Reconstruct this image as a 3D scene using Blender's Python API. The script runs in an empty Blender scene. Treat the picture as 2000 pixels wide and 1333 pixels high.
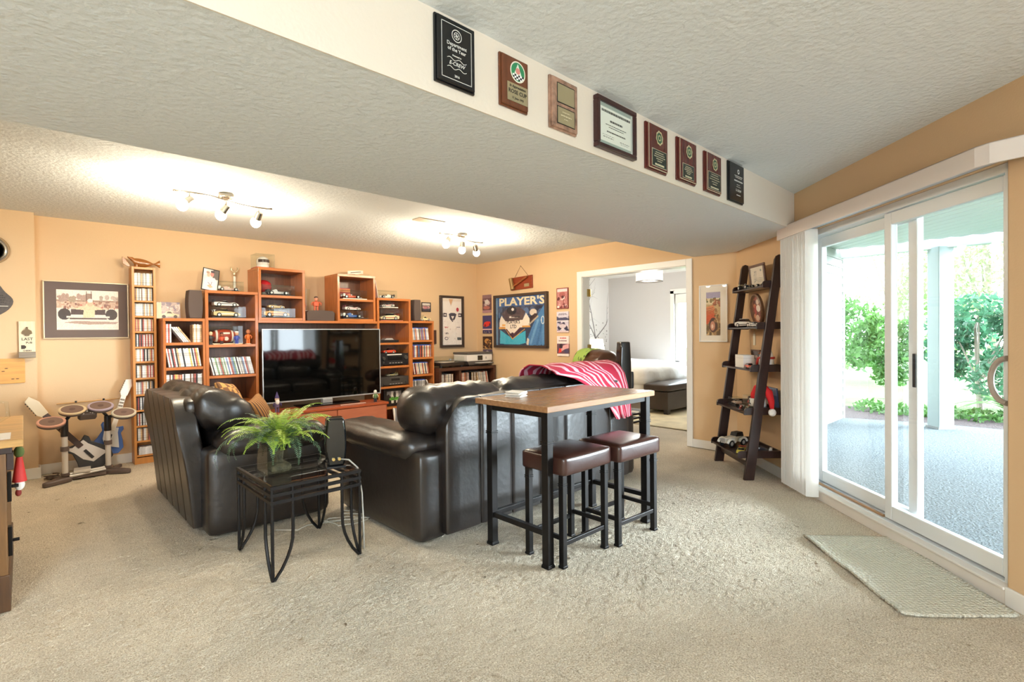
import bpy, math, random
import numpy as np
from mathutils import Matrix, Vector
random.seed(7)
scene = bpy.context.scene
COL = scene.collection
R = math.radians
# ------------------------------------------------------------------ camera, world, lights, exposure
SA = R(45.28)                                   # direction of the patio-door wall
SD = Vector((math.cos(SA), math.sin(SA), 0)); SN = Vector((-math.sin(SA), math.cos(SA), 0)); SP = Vector((3.12, 0, 0))
def sl(s, off, z=0.0): return SP + SD * s + SN * off + Vector((0, 0, z))
cam = bpy.data.cameras.new('camera'); camo = bpy.data.objects.new('camera', cam); COL.objects.link(camo)
cam.sensor_width = 36; cam.lens = 18.14; cam.shift_y = -0.0016; cam.clip_start = .05; cam.clip_end = 200
th, pt, ro = R(46.54), -.0104, -.0096
fw0 = Vector((math.cos(th), math.sin(th), 0)); rt0 = Vector((math.sin(th), -math.cos(th), 0)); up0 = Vector((0, 0, 1))
fw = fw0 * math.cos(pt) + up0 * math.sin(pt); u2 = up0 * math.cos(pt) - fw0 * math.sin(pt)
rt = rt0 * math.cos(ro) + u2 * math.sin(ro); upv = u2 * math.cos(ro) - rt0 * math.sin(ro)
mw = Matrix.Identity(4)
for i in range(3): mw[i][0], mw[i][1], mw[i][2] = rt[i], upv[i], -fw[i]
mw.translation = (0, 0, 1.27); camo.matrix_world = mw
scene.camera = camo
scene.view_settings.view_transform = 'Standard'; scene.view_settings.look = 'None'
scene.view_settings.exposure = 0.32; scene.view_settings.gamma = 1.0; scene.view_settings.use_curve_mapping = False
w = bpy.data.worlds.new('sky'); scene.world = w; w.use_nodes = True
bg = w.node_tree.nodes['Background']; bg.inputs[0].default_value = (.80, .92, 1.0, 1); bg.inputs[1].default_value = 10
def light(name, kind, loc, power, color=(1, 1, 1), size=1.0, size_y=None, rot=(0, 0, 0), spread=None):
    l = bpy.data.lights.new(name, kind); o = bpy.data.objects.new(name, l); COL.objects.link(o)
    l.energy = power; l.color = color; o.location = loc; o.rotation_euler = rot
    if kind == 'AREA':
        l.size = size
        if size_y: l.shape = 'RECTANGLE'; l.size_y = size_y
        if spread: l.spread = spread
    elif kind == 'POINT': l.shadow_soft_size = size
    return o
# added fill lights in the unseen part of the room behind the photographer
light('ceiling_fill', 'AREA', (-1.6, -.4, 2.34), 80, (.68, .86, 1), .9)
light('rear_fill', 'AREA', (-1.9, -3.8, 1.45), 310, (.68, .86, 1), 2.4, 1.6, (R(90), 0, R(-12)))  # unseen fill panel added at the rear wall for soft light from behind
# daylight entering by the patio door and the bedroom window: portals only guide the sampling of the sky
po = light('door_portal', 'AREA', sl(1.1, -.3, 1.05), 1, (1, 1, 1), 2.0, 2.1, (R(90), 0, SA)); po.data.cycles.is_portal = True
po2 = light('window_portal', 'AREA', (9.2, 4.45, 1.35), 1, (1, 1, 1), 1.4, 1.6, (R(90), 0, R(90))); po2.data.cycles.is_portal = True
# wide low sun lamp added to stand for sky light under the porch roof
az, el = R(-45.0 - 6), R(18); sv = Vector((math.cos(az) * math.cos(el), math.sin(az) * math.cos(el), math.sin(el)))
sun = light('low_sky_fill', 'SUN', sv * 20, 34.0, (.76, .91, 1)); sun.data.angle = R(42); sun.rotation_euler = sv.to_track_quat('Z', 'Y').to_euler()
TRACK_POWER, BED_POWER = 24, 38
scene.cycles.max_bounces = 10; scene.cycles.diffuse_bounces = 5; scene.cycles.transparent_max_bounces = 24
scene.cycles.sample_clamp_indirect = 6; scene.cycles.caustics_reflective = False; scene.cycles.caustics_refractive = False
scene.cycles.use_denoising = True

# ------------------------------------------------------------------ mesh building
class MB:
    def __init__(s): s.v = []; s.f = []; s.uv = None
    def add(s, vs, fs):
        b = len(s.v); s.v += [tuple(p) for p in vs]; s.f += [tuple(i + b for i in f) for f in fs]; return s
    def box(s, x0, y0, z0, x1, y1, z1):
        return s.add([(x0, y0, z0), (x1, y0, z0), (x1, y1, z0), (x0, y1, z0), (x0, y0, z1), (x1, y0, z1), (x1, y1, z1), (x0, y1, z1)],
                     [(0, 3, 2, 1), (4, 5, 6, 7), (0, 1, 5, 4), (1, 2, 6, 5), (2, 3, 7, 6), (3, 0, 4, 7)])
    def cbox(s, cx, cy, cz, sx, sy, sz): return s.box(cx - sx / 2, cy - sy / 2, cz - sz / 2, cx + sx / 2, cy + sy / 2, cz + sz / 2)
    def prism(s, poly, d0, d1, ax='z'):
        m = {'z': lambda a, b, d: (a, b, d), 'y': lambda a, b, d: (a, d, b), 'x': lambda a, b, d: (d, a, b)}[ax]
        n = len(poly); ar = sum(poly[i][0] * poly[(i + 1) % n][1] - poly[(i + 1) % n][0] * poly[i][1] for i in range(n))
        if ar < 0: poly = poly[::-1]
        if ax == 'y': poly = poly[::-1]
        vs = [m(a, b, d0) for a, b in poly] + [m(a, b, d1) for a, b in poly]
        fs = [tuple(range(n))[::-1], tuple(range(n, 2 * n))] + [(i, (i + 1) % n, n + (i + 1) % n, n + i) for i in range(n)]
        return s.add(vs, fs)
    def cyl(s, p0, p1, r0, r1=None, n=12, caps=True):
        if r1 is None: r1 = r0
        p0, p1 = Vector(p0), Vector(p1); d = (p1 - p0).normalized()
        a = d.orthogonal().normalized(); b = d.cross(a); vs = []
        for p, r in ((p0, r0), (p1, r1)):
            for i in range(n):
                t = 2 * math.pi * i / n; vs.append(p + a * (r * math.cos(t)) + b * (r * math.sin(t)))
        fs = [(i, (i + 1) % n, n + (i + 1) % n, n + i) for i in range(n)]
        if caps: fs += [tuple(range(n))[::-1], tuple(range(n, 2 * n))]
        return s.add(vs, fs)
    def tube(s, pts, r, n=6):
        pts = [Vector(p) for p in pts]; m = len(pts); vs = []; a = None
        rr = r if isinstance(r, (list, tuple)) else [r] * m
        for i, p in enumerate(pts):
            d = (pts[min(i + 1, m - 1)] - pts[max(i - 1, 0)]).normalized()
            a = d.orthogonal().normalized() if a is None else (a - d * a.dot(d)).normalized()
            b = d.cross(a)
            for k in range(n):
                t = 2 * math.pi * k / n; vs.append(p + a * (rr[i] * math.cos(t)) + b * (rr[i] * math.sin(t)))
        fs = [(i * n + k, i * n + (k + 1) % n, (i + 1) * n + (k + 1) % n, (i + 1) * n + k) for i in range(m - 1) for k in range(n)]
        fs += [tuple(range(n))[::-1], tuple(range((m - 1) * n, m * n))]
        return s.add(vs, fs)
    def lathe(s, prof, n=20, c=(0, 0, 0), ax='z'):
        vs = []; m = len(prof)
        for r, z in prof:
            for k in range(n):
                t = 2 * math.pi * k / n; x, y = r * math.cos(t), r * math.sin(t)
                p = (x, y, z) if ax == 'z' else ((x, -z, y) if ax == 'y' else (z, x, y))
                vs.append((p[0] + c[0], p[1] + c[1], p[2] + c[2]))
        fs = [(i * n + k, i * n + (k + 1) % n, (i + 1) * n + (k + 1) % n, (i + 1) * n + k) for i in range(m - 1) for k in range(n)]
        fs += [tuple(range(n))[::-1], tuple(range((m - 1) * n, m * n))]
        return s.add(vs, fs)
    def ell(s, c, rx, ry, rz, n=14, m=8):
        vs = []; fs = []
        for i in range(m + 1):
            p = math.pi * i / m
            for k in range(n):
                t = 2 * math.pi * k / n
                vs.append((c[0] + rx * max(math.sin(p), 1e-3) * math.cos(t), c[1] + ry * max(math.sin(p), 1e-3) * math.sin(t), c[2] - rz * math.cos(p)))
        for i in range(m):
            for k in range(n): fs.append((i * n + k, i * n + (k + 1) % n, (i + 1) * n + (k + 1) % n, (i + 1) * n + k))
        fs += [tuple(range(n))[::-1], tuple(range(m * n, (m + 1) * n))]
        return s.add(vs, fs)
    def rbox(s, c, size, r, n=8, puff=(0, 0, 0), fn=None):
        """rounded, padded box"""
        h = [q / 2 for q in size]; idx = {}; vs = []; fs = []
        def vert(u):
            key = tuple(round(q, 4) for q in u)
            if key in idx: return idx[key]
            p = [u[i] * h[i] for i in range(3)]
            q = [max(-(h[i] - r), min(h[i] - r, p[i])) for i in range(3)]
            d = Vector([p[i] - q[i] for i in range(3)])
            if d.length > 1e-9: d = d.normalized() * r
            o = [q[i] + d[i] for i in range(3)]
            for i in range(3):
                j, k = (i + 1) % 3, (i + 2) % 3
                o[i] += puff[i] * u[i] * (1 - u[j] ** 2) * (1 - u[k] ** 2)
            p = Vector(o) + Vector(c)
            if fn: p = Vector(fn(p))
            idx[key] = len(vs); vs.append(p); return idx[key]
        g = [-math.cos(math.pi * i / n) * .5 + (2 * i / n - 1) * .5 for i in range(n + 1)]
        for ax in range(3):
            j, k = (ax + 1) % 3, (ax + 2) % 3
            for sg in (-1, 1):
                for a in range(n):
                    for b in range(n):
                        q = []
                        for da, db in ((0, 0), (1, 0), (1, 1), (0, 1)):
                            u = [0, 0, 0]; u[ax] = sg; u[j] = g[a + da]; u[k] = g[b + db]; q.append(vert(u))
                        fs.append(tuple(q if sg > 0 else q[::-1]))
        return s.add(vs, fs)
    def grid(s, fn, nu, nv):
        vs = [fn(i / nu, j / nv) for j in range(nv + 1) for i in range(nu + 1)]
        return s.add(vs, [(j * (nu + 1) + i, j * (nu + 1) + i + 1, (j + 1) * (nu + 1) + i + 1, (j + 1) * (nu + 1) + i) for j in range(nv) for i in range(nu)])
    def xf(s, M):
        s.v = [tuple(M @ Vector(p)) for p in s.v]; return s

def mesh(name, mb, mat, smooth=False, uv=None):
    me = bpy.data.meshes.new(name); me.from_pydata(mb.v, [], mb.f); me.update()
    if mat is not None: me.materials.append(mat)
    if smooth:
        me.shade_smooth()
        if smooth is not True: me.set_sharp_from_angle(angle=R(smooth))
    if uv:
        l = me.uv_layers.new(name='uv')
        for i, q in enumerate(uv): l.data[i].uv = q
    return me
def mk(name, mb, mat, parent=None, bevel=0, smooth=False, loc=None, rz=0, uv=None, **t):
    me = mb if isinstance(mb, bpy.types.Mesh) else mesh(name, mb, mat, smooth, uv)
    o = bpy.data.objects.new(name, me); COL.objects.link(o)
    if parent: o.parent = parent
    if loc is not None: o.location = loc
    if rz: o.rotation_euler[2] = rz
    if bevel:
        b = o.modifiers.new('bevel', 'BEVEL'); b.width = bevel; b.segments = 2; b.limit_method = 'ANGLE'; b.angle_limit = R(40)
    for k, v in t.items(): o[k] = v
    return o
def thing(name, label, cat, loc=(0, 0, 0), rz=0, group=None):
    o = bpy.data.objects.new(name, None); COL.objects.link(o); o.empty_display_size = .05
    o.location = loc; o.rotation_euler[2] = rz; o['label'] = label; o['category'] = cat
    if group: o['group'] = group
    return o
def dup(r0, loc, rz=None, label=None, group=None):
    def cp(o, par):
        c = o.copy(); COL.objects.link(c)
        if par: c.parent = par
        for ch in kids.get(o, []): cp(ch, c)
        return c
    kids = {}
    def walk(o):
        for ch in o.children: kids.setdefault(o, []).append(ch); walk(ch)
    walk(r0)
    r = cp(r0, None); r.location = loc
    if rz is not None: r.rotation_euler[2] = rz
    if label: r['label'] = label
    if group: r['group'] = group
    return r
def struct(name, mb, mat, **k): return mk(name, mb, mat, kind='structure', **k)

# ------------------------------------------------------------------ materials
MATS = {}
def srgb(c):
    if isinstance(c, str): c = [int(c[i:i + 2], 16) / 255 for i in (0, 2, 4)]
    return [q / 12.92 if q <= .04045 else ((q + .055) / 1.055) ** 2.4 for q in c]
def M(name, color=None, rough=.5, metal=0, bump=None, var=None, emit=None, coat=0, spec=.5, alpha=None):
    """procedural material; bump=(scale, distance[, stretch xyz]); var=(scale, amount[, stretch])"""
    if name in MATS: return MATS[name]
    m = bpy.data.materials.new(name); m.use_nodes = True; MATS[name] = m
    nt = m.node_tree; p = nt.nodes['Principled BSDF']; c = srgb(color)
    p.inputs['Base Color'].default_value = (*c, 1); p.inputs['Roughness'].default_value = rough; p.inputs['Metallic'].default_value = metal
    p.inputs['Specular IOR Level'].default_value = spec; p.inputs['Coat Weight'].default_value = coat; p.inputs['Coat Roughness'].default_value = .12
    tc = None
    def noise(scale, stretch, detail=3):
        nonlocal tc
        tc = tc or nt.nodes.new('ShaderNodeTexCoord')
        mp = nt.nodes.new('ShaderNodeMapping'); nt.links.new(tc.outputs['Object'], mp.inputs[0]); mp.inputs['Scale'].default_value = stretch or (1, 1, 1)
        n = nt.nodes.new('ShaderNodeTexNoise'); nt.links.new(mp.outputs[0], n.inputs['Vector']); n.inputs['Scale'].default_value = scale; n.inputs['Detail'].default_value = detail
        return n
    if var:
        n = noise(var[0], var[2] if len(var) > 2 else None, 4)
        mx = nt.nodes.new('ShaderNodeMix'); mx.data_type = 'RGBA'; a = var[1]
        mx.inputs[6].default_value = (*[q * (1 - a) for q in c], 1); mx.inputs[7].default_value = (*[min(1, q * (1 + a)) for q in c], 1)
        cr = nt.nodes.new('ShaderNodeMapRange'); cr.inputs[1].default_value = .3; cr.inputs[2].default_value = .7
        nt.links.new(n.outputs[0], cr.inputs[0]); nt.links.new(cr.outputs[0], mx.inputs[0]); nt.links.new(mx.outputs[2], p.inputs['Base Color'])
    if bump:
        n = noise(bump[0], bump[2] if len(bump) > 2 else None, 3)
        b = nt.nodes.new('ShaderNodeBump'); b.inputs['Distance'].default_value = bump[1]; b.inputs['Strength'].default_value = 1
        nt.links.new(n.outputs[0], b.inputs['Height']); nt.links.new(b.outputs[0], p.inputs['Normal'])
    if emit: p.inputs['Emission Color'].default_value = (*srgb(emit[0]), 1); p.inputs['Emission Strength'].default_value = emit[1]
    return m
def glass(name, tint=(1, 1, 1), ior=1.45, rough=.0):
    """thin clear sheet: transparent with a fresnel reflection"""
    if name in MATS: return MATS[name]
    m = bpy.data.materials.new(name); m.use_nodes = True; MATS[name] = m; nt = m.node_tree; nt.nodes.remove(nt.nodes['Principled BSDF'])
    t = nt.nodes.new('ShaderNodeBsdfTransparent'); t.inputs[0].default_value = (*tint, 1)
    g = nt.nodes.new('ShaderNodeBsdfGlossy'); g.inputs['Roughness'].default_value = rough
    fr = nt.nodes.new('ShaderNodeFresnel'); fr.inputs[0].default_value = ior
    ge = nt.nodes.new('ShaderNodeNewGeometry'); iv = nt.nodes.new('ShaderNodeMath'); iv.operation = 'SUBTRACT'; iv.inputs[0].default_value = 1
    nt.links.new(ge.outputs['Backfacing'], iv.inputs[1])
    ml = nt.nodes.new('ShaderNodeMath'); ml.operation = 'MULTIPLY'; nt.links.new(fr.outputs[0], ml.inputs[0]); nt.links.new(iv.outputs[0], ml.inputs[1])
    mx = nt.nodes.new('ShaderNodeMixShader'); nt.links.new(ml.outputs[0], mx.inputs[0]); nt.links.new(t.outputs[0], mx.inputs[1]); nt.links.new(g.outputs[0], mx.inputs[2])
    nt.links.new(mx.outputs[0], nt.nodes['Material Output'].inputs[0]); return m
WALL = M('tan_wall_paint', 'd8b78f', .75, bump=(90, .0006), var=(1.2, .025))
CEIL = M('knockdown_ceiling', 'e0e6e9', .9, bump=(38, .006))
WHITE = M('white_trim', 'eeebe6', .35)
VINYL = M('white_vinyl', 'e8ebec', .35)
BEDW = M('grey_bedroom_paint', 'cfcbc8', .8)
def wood(name, color, rough=.3, amt=.22, st=(1, 12, 12), sc=6): return M(name, color, rough, var=(sc, amt, st), bump=(sc * 3, .0002, st))
CHERRY = wood('cherry_wood', 'b56c38', .22, .16, (9, 9, 1), 5)
CHERRYH = wood('cherry_wood_shelf', 'ba703a', .25, .16, (1, 9, 9), 5)
DARKW = wood('espresso_wood', '2f1c18', .3, .25, (9, 9, 1), 6)
BLACKM = M('black_metal', '23201f', .42, .6)
LEATH = M('black_brown_leather', '221b18', .36, bump=(26, .0016), var=(4, .25), spec=.85)
BLACK = M('black_plastic', '161517', .35); BLACKG = M('gloss_black', '0c0c0e', .08, coat=.5)
CHROME = M('brushed_nickel', 'c9c2b8', .25, 1); SILVER = M('silver_plastic', 'b9bcc0', .35, .4)
GLASS = glass('clear_glass'); ACRYL = glass('clear_acrylic', (.97, .985, .98))
def C(hexc, rough=.5, **k): return M('paint_' + hexc + ('_%d' % int(rough * 100)), hexc, rough, **k)
# ------------------------------------------------------------------ the room
ZC, ZN, ZS = 2.41, 2.39, 2.10
XJ, YB = 5.38, 6.50
def carpet(name, c1, c2):
    m = bpy.data.materials.new(name); m.use_nodes = True; nt = m.node_tree; p = nt.nodes['Principled BSDF']; p.inputs['Roughness'].default_value = .95; p.inputs['Specular IOR Level'].default_value = .1
    tc = nt.nodes.new('ShaderNodeTexCoord')
    def nz(s, d, rgh=.6):
        n = nt.nodes.new('ShaderNodeTexNoise'); nt.links.new(tc.outputs['Object'], n.inputs['Vector']); n.inputs['Scale'].default_value = s; n.inputs['Detail'].default_value = d; n.inputs['Roughness'].default_value = rgh; return n
    fine, mid, big = nz(150, 3, .7), nz(95, 2), nz(2.2, 3)
    r = nt.nodes.new('ShaderNodeValToRGB'); r.color_ramp.elements[0].position = .34; r.color_ramp.elements[1].position = .66
    r.color_ramp.elements[0].color = (*srgb(c1), 1); r.color_ramp.elements[1].color = (*srgb(c2), 1); nt.links.new(fine.outputs[0], r.inputs[0])
    hs = nt.nodes.new('ShaderNodeMix'); hs.data_type = 'RGBA'; hs.blend_type = 'MULTIPLY'; hs.inputs[0].default_value = 1
    mr = nt.nodes.new('ShaderNodeMapRange'); mr.inputs[1].default_value = .3; mr.inputs[2].default_value = .7; mr.inputs[3].default_value = .88; mr.inputs[4].default_value = 1.05
    nt.links.new(big.outputs[0], mr.inputs[0]); nt.links.new(r.outputs[0], hs.inputs[6]); nt.links.new(mr.outputs[0], hs.inputs[7]); nt.links.new(hs.outputs[2], p.inputs['Base Color'])
    ad = nt.nodes.new('ShaderNodeMath'); ad.operation = 'MULTIPLY_ADD'; nt.links.new(mid.outputs[0], ad.inputs[0]); ad.inputs[1].default_value = .8; nt.links.new(fine.outputs[0], ad.inputs[2])
    b = nt.nodes.new('ShaderNodeBump'); b.inputs['Distance'].default_value = .007; nt.links.new(ad.outputs[0], b.inputs['Height']); nt.links.new(b.outputs[0], p.inputs['Normal'])
    return m
CARPET = carpet('beige_carpet', 'b9a78d', 'fbf0dd')
def pile(x0, y0, x1, y1, st):
    nx, ny = int((x1 - x0) / st), int((y1 - y0) / st); rr = np.random.RandomState(2)
    xs, ys = np.meshgrid(np.linspace(x0, x1, nx + 1), np.linspace(y0, y1, ny + 1))
    def sm(a, k):
        for _ in range(k): a = (a + np.roll(a, 1, 0) + np.roll(a, -1, 0) + np.roll(a, 1, 1) + np.roll(a, -1, 1)) / 5
        return a / a.std()
    z = .0012 * rr.normal(size=xs.shape) + .0003 * sm(rr.normal(size=xs.shape), 1) + .0003 * sm(rr.normal(size=xs.shape), 4)
    z = np.clip(z, -.007, .009)
    co = np.stack([xs + st * .3 * rr.normal(size=xs.shape), ys + st * .3 * rr.normal(size=xs.shape), z], -1).reshape(-1, 3).astype(np.float32)
    i = (np.arange(ny)[:, None] * (nx + 1) + np.arange(nx)[None]).ravel(); q = np.stack([i, i + 1, i + nx + 2, i + nx + 1], 1).astype(np.int32); q = q[((co[q[:, 0]] - np.array(SP[:])) @ np.array(SN[:])) > .004]
    me = bpy.data.meshes.new('carpet_pile'); me.vertices.add(len(co)); me.vertices.foreach_set('co', co.ravel()); me.loops.add(q.size); me.loops.foreach_set('vertex_index', q.ravel())
    me.polygons.add(len(q)); me.polygons.foreach_set('loop_start', np.arange(0, q.size, 4, dtype=np.int32)); me.update(calc_edges=True); me.materials.append(CARPET); me.shade_smooth(); return me

corner_rear = sl(-5.5, 0)

fl = [(-3.2, -3.9), (corner_rear.x, -3.9), (5.38, 2.282), (XJ, YB), (-3.2, YB)]
FLOOR = struct('floor', MB().prism([(-3.3, -4.0), (corner_rear.x + .1, -4.0), (5.5, 2.3), (9.1, 2.3), (9.1, 6.6), (-3.3, 6.6)], -.12, -.006), CARPET)
mk('carpet_pile', pile(-.6, -.5, 5.0, 4.6, .0092), None, FLOOR, kind='stuff')
mk('carpet_pile', pile(-.6, 4.6, 5.4, 6.5, .02), None, FLOOR, kind='stuff')

struct('ceiling', MB().prism([(-3.3, 2.7), (5.5, 2.7), (5.5, 6.6), (-3.3, 6.6)], ZC, ZC + .1), CEIL)
struct('ceiling_near', MB().prism([(-3.3, -4), (corner_rear.x + .2, -4), (4.78, 1.5), (-3.3, 1.5)], ZN, ZN + .12), CEIL)
struct('ceiling_bedroom', MB().box(5.5, 2.3, ZC, 9.2, 6.6, ZC + .1), M('white_ceiling', 'f2f0ec', .9))
struct('ceiling_beam_soffit', MB().prism([(-3.3, 1.475), (4.60, 1.475), (5.45, 2.282), (5.45, 2.75), (-3.3, 2.75)], ZS, ZC + .1), CEIL)
fascia = M('soffit_face_paint', 'e4dacb', .8, bump=(60, .0008))
struct('trim_soffit_face', MB().box(-3.2, 1.470, ZS - .002, 4.575, 1.476, ZN), fascia)
struct('wall_back', MB().box(.06, YB, 0, XJ + .06, YB + .12, ZC), WALL)
struct('wall_bump_out', MB().box(-3.3, 6.36, 0, .0875, YB + .12, ZC), WALL)
struct('wall_left', MB().box(-3.3, -4, 0, -3.2, 6.5, ZC), WALL)
struct('wall_rear', MB().box(-3.3, -4, 0, corner_rear.x + .2, -3.9, ZC), WALL)
DY0, DY1, DZ = 2.83, 4.32, 2.022
struct('wall_right', MB().box(XJ, 2.20, 0, XJ + .12, DY0, ZC).box(XJ, DY1, 0, XJ + .12, YB, ZC).box(XJ, DY0, DZ, XJ + .12, DY1, ZC), WALL)
S0, S1, SZ0, SZ1 = .215, 1.99, .075, 2.045
ws = MB().box(-5.6, -.14, 0, S0, 0, ZC).box(S1, -.14, 0, 3.22, 0, ZC).box(S0, -.14, SZ1, S1, 0, ZC)
struct('wall_patio_side', ws, WALL, loc=SP, rz=SA)
# baseboards
def bb(name, segs, **k): 
    mb = MB()
    for s in segs: mb.box(*s)
    struct(name, mb, WHITE, bevel=.004, **k)
bb('baseboard_back', [(.09, YB - .015, 0, .80, YB, .095), (4.3, YB - .015, 0, XJ, YB, .095)])
bb('baseboard_bump_out', [(-3.2, 6.345, 0, .1025, 6.36, .1), (.0875, 6.36, 0, .1025, YB, .1)])
bb('baseboard_right', [(XJ - .015, 2.29, 0, XJ, DY0 - .06, .09), (XJ - .015, DY1 + .06, 0, XJ, YB, .09)])
bb('baseboard_patio_side', [(1.99, 0, 0, 3.19, .015, .09), (-5.5, 0, 0, S0, .015, .085)], loc=SP, rz=SA)
# doorway to the bedroom
dj = MB().box(XJ - .018, DY0 - .062, 0, XJ, DY0 + .006, DZ + .065).box(XJ - .018, DY1 - .006, 0, XJ, DY1 + .075, DZ + .065).box(XJ - .018, DY0 + .006, DZ - .006, XJ, DY1 - .006, DZ + .065)
dr = struct('door_1', dj, WHITE, bevel=.004)
mk('door_jamb', MB().box(XJ - .002, DY0 - .02, 0, XJ + .14, DY0 + .012, DZ).box(XJ - .002, DY1 - .012, 0, XJ + .14, DY1 + .02, DZ).box(XJ - .002, DY0, DZ - .012, XJ + .14, DY1, DZ + .02), WHITE, dr)
for z in (1.81, 1.07):
    h = MB().box(XJ + .09, DY1 - .02, z - .05, XJ + .15, DY1 - .011, z + .05).cyl((XJ + .145, DY1 - .024, z - .05), (XJ + .145, DY1 - .024, z + .05), .008, n=8)
    mk('hinge', h, M('brass', 'b39a5a', .3, 1), dr)
# bedroom beyond
struct('wall_bedroom_left', MB().box(XJ + .12, YB - .02, 0, 9.1, YB + .1, ZC), M('mural_white', 'f0eeec', .8))
struct('wall_bedroom_right', MB().box(5.50, 2.25, 0, 9.07, 2.37, ZC + .2), BEDW)
struct('wall_bedroom_far', MB().box(8.95, 2.37, 0, 9.07, 3.9, ZC).box(8.95, 4.97, 0, 9.07, 6.6, ZC).box(8.95, 3.9, 2.0, 9.07, 4.97, ZC).box(8.95, 3.9, 0, 9.07, 4.97, .66), BEDW)
bb('baseboard_bedroom', [(8.935, 2.37, 0, 8.95, 6.48, .1), (5.5, 6.465, 0, 8.95, 6.48, .1)])
wn = struct('window_1', MB().box(8.93, 4.97, .60, 8.95, 5.05, 2.06).box(8.93, 3.82, .60, 8.95, 3.9, 2.06).box(8.93, 3.82, 2.0, 8.95, 5.05, 2.09).box(8.90, 3.8, .60, 8.95, 5.07, .66), WHITE, bevel=.004)
mk('window_frame', MB().box(8.99, 4.90, .66, 9.04, 4.97, 2.0).box(8.99, 3.9, .66, 9.04, 3.97, 2.0).box(8.99, 3.9, 1.93, 9.04, 4.97, 2.0).box(8.99, 3.9, .66, 9.04, 4.97, .73).box(8.99, 4.41, .66, 9.04, 4.46, 2.0), VINYL, wn)
mk('pane', MB().box(9.012, 3.95, .7, 9.016, 4.92, 1.95), GLASS, wn)
mk('window_shade', MB().box(8.955, 3.92, 1.82, 8.98, 4.95, 1.99), C('efece6', .8), wn)
# ------------------------------------------------------------------ sliding patio door (local frame: x along the wall, y into the room)
sd = struct('door_2', MB().box(S0, -.17, .075, S0 + .05, -.03, SZ1).box(S1 - .05, -.17, .075, S1, -.03, SZ1).box(S0, -.17, SZ1 - .045, S1, -.03, SZ1).box(S0, -.17, .04, S1, -.03, .085), VINYL, loc=SP, rz=SA, bevel=.004)
mk('door_sill', MB().box(S0, -.12, 0, S1, .012, .068).box(S0, -.04, .068, S1, .022, .082), C('e9e2da', .4), sd, bevel=.004)
mk('drywall_return', MB().box(S0 - .003, -.14, .082, S0, -.0, SZ1), WALL, sd)
mk('track_rail', MB().box(S0 + .05, -.075, .085, S1 - .05, -.068, .1).box(S0 + .05, -.125, .085, S1 - .05, -.118, .1), SILVER, sd)
def sash(name, x0, x1, y0, y1, wl, wr, hz=.085, zt=.075):
    z0, z1 = .098, SZ1 - .05
    mb = MB().box(x0, y0, z0, x0 + wr, y1, z1).box(x1 - wl, y0, z0, x1, y1, z1).box(x0 + wr, y0, z0, x1 - wl, y1, z0 + hz).box(x0 + wr, y0, z1 - zt, x1 - wl, y1, z1)
    o = mk(name, mb, VINYL, sd, bevel=.005)
    ym = (y0 + y1) / 2
    mk('pane', MB().box(x0 + wr - .01, ym - .003, z0 + hz - .01, x1 - wl + .01, ym + .003, z1 - zt + .01), GLASS, o)
    return o
inner = sash('sliding_sash', S0 + .02, 1.09, -.085, -.045, .062, .055)
outer = sash('fixed_sash', .90, S1 - .02, -.145, -.105, .10, .07)
mk('latch_plate', MB().box(.905, -.107, .93, .93, -.098, 1.13), BLACK, outer, bevel=.003)
hp = [(.305 - .075 * math.sin(t) , -.03 + .0, 1.02 + .11 * math.cos(t)) for t in [R(a) for a in range(-90, 91, 15)]]
hp = [(.245 + .085 * math.cos(R(a)), -.025, 1.03 + .105 * math.sin(R(a))) for a in range(-90, 91, 12)]
mk('pull_handle', MB().tube(hp, .013, 8), C('a89a8e', .4), inner, smooth=50)
mk('security_bar', MB().cyl((1.12, -.062, .092), (1.90, -.062, .092), .010, n=8), wood('stick_wood', 'a8825c'), sd)
# vertical blind: valance and stacked vanes
vz0, vz1 = 2.02, 2.115
vl = thing('vertical_blind', 'white vertical blind stacked at the left of the sliding glass patio door', 'window blind', SP, SA)
vp = [(2.13, .0), (2.13, .105), (2.115, .12), (.25, .12), (.19, .105), (.045, .0)]
vpi = [(x, y - .012) for x, y in [(2.118, .012), (2.118, .105), (2.11, .118), (.255, .118), (.20, .105), (.065, .012)]]
n6 = len(vp)
vm = MB().add([(x, y, z) for z in (vz0, vz1) for x, y in vp] + [(x, y, z) for z in (vz0, vz1) for x, y in vpi],
  [(i, i + 1, n6 + i + 1, n6 + i) for i in range(n6 - 1)] + [(2 * n6 + i + 1, 2 * n6 + i, 3 * n6 + i, 3 * n6 + i + 1) for i in range(n6 - 1)] +
  [(i + 1, i, 2 * n6 + i, 2 * n6 + i + 1) for i in range(n6 - 1)])
vm.prism(vp, vz1 - .004, vz1)
mk('valance', vm, C('e7dcd4', .4), vl)
mk('head_rail', MB().box(.2, .035, 2.035, 2.10, .075, 2.075), SILVER, vl)
slat = C('e9e5e0', .55)
vm0 = mesh('vane', MB().grid(lambda u, v: ((u - .5) * .089, .010 * (1 - (2 * u - 1) ** 2), .03 + v * 2.0), 4, 1), slat, True)
for i in range(15):
    s_ = 1.70 + i * .026
    mk('vane', vm0, None, vl, loc=(s_, .068, 0), rz=R(78 + random.uniform(-4, 4)))
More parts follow.
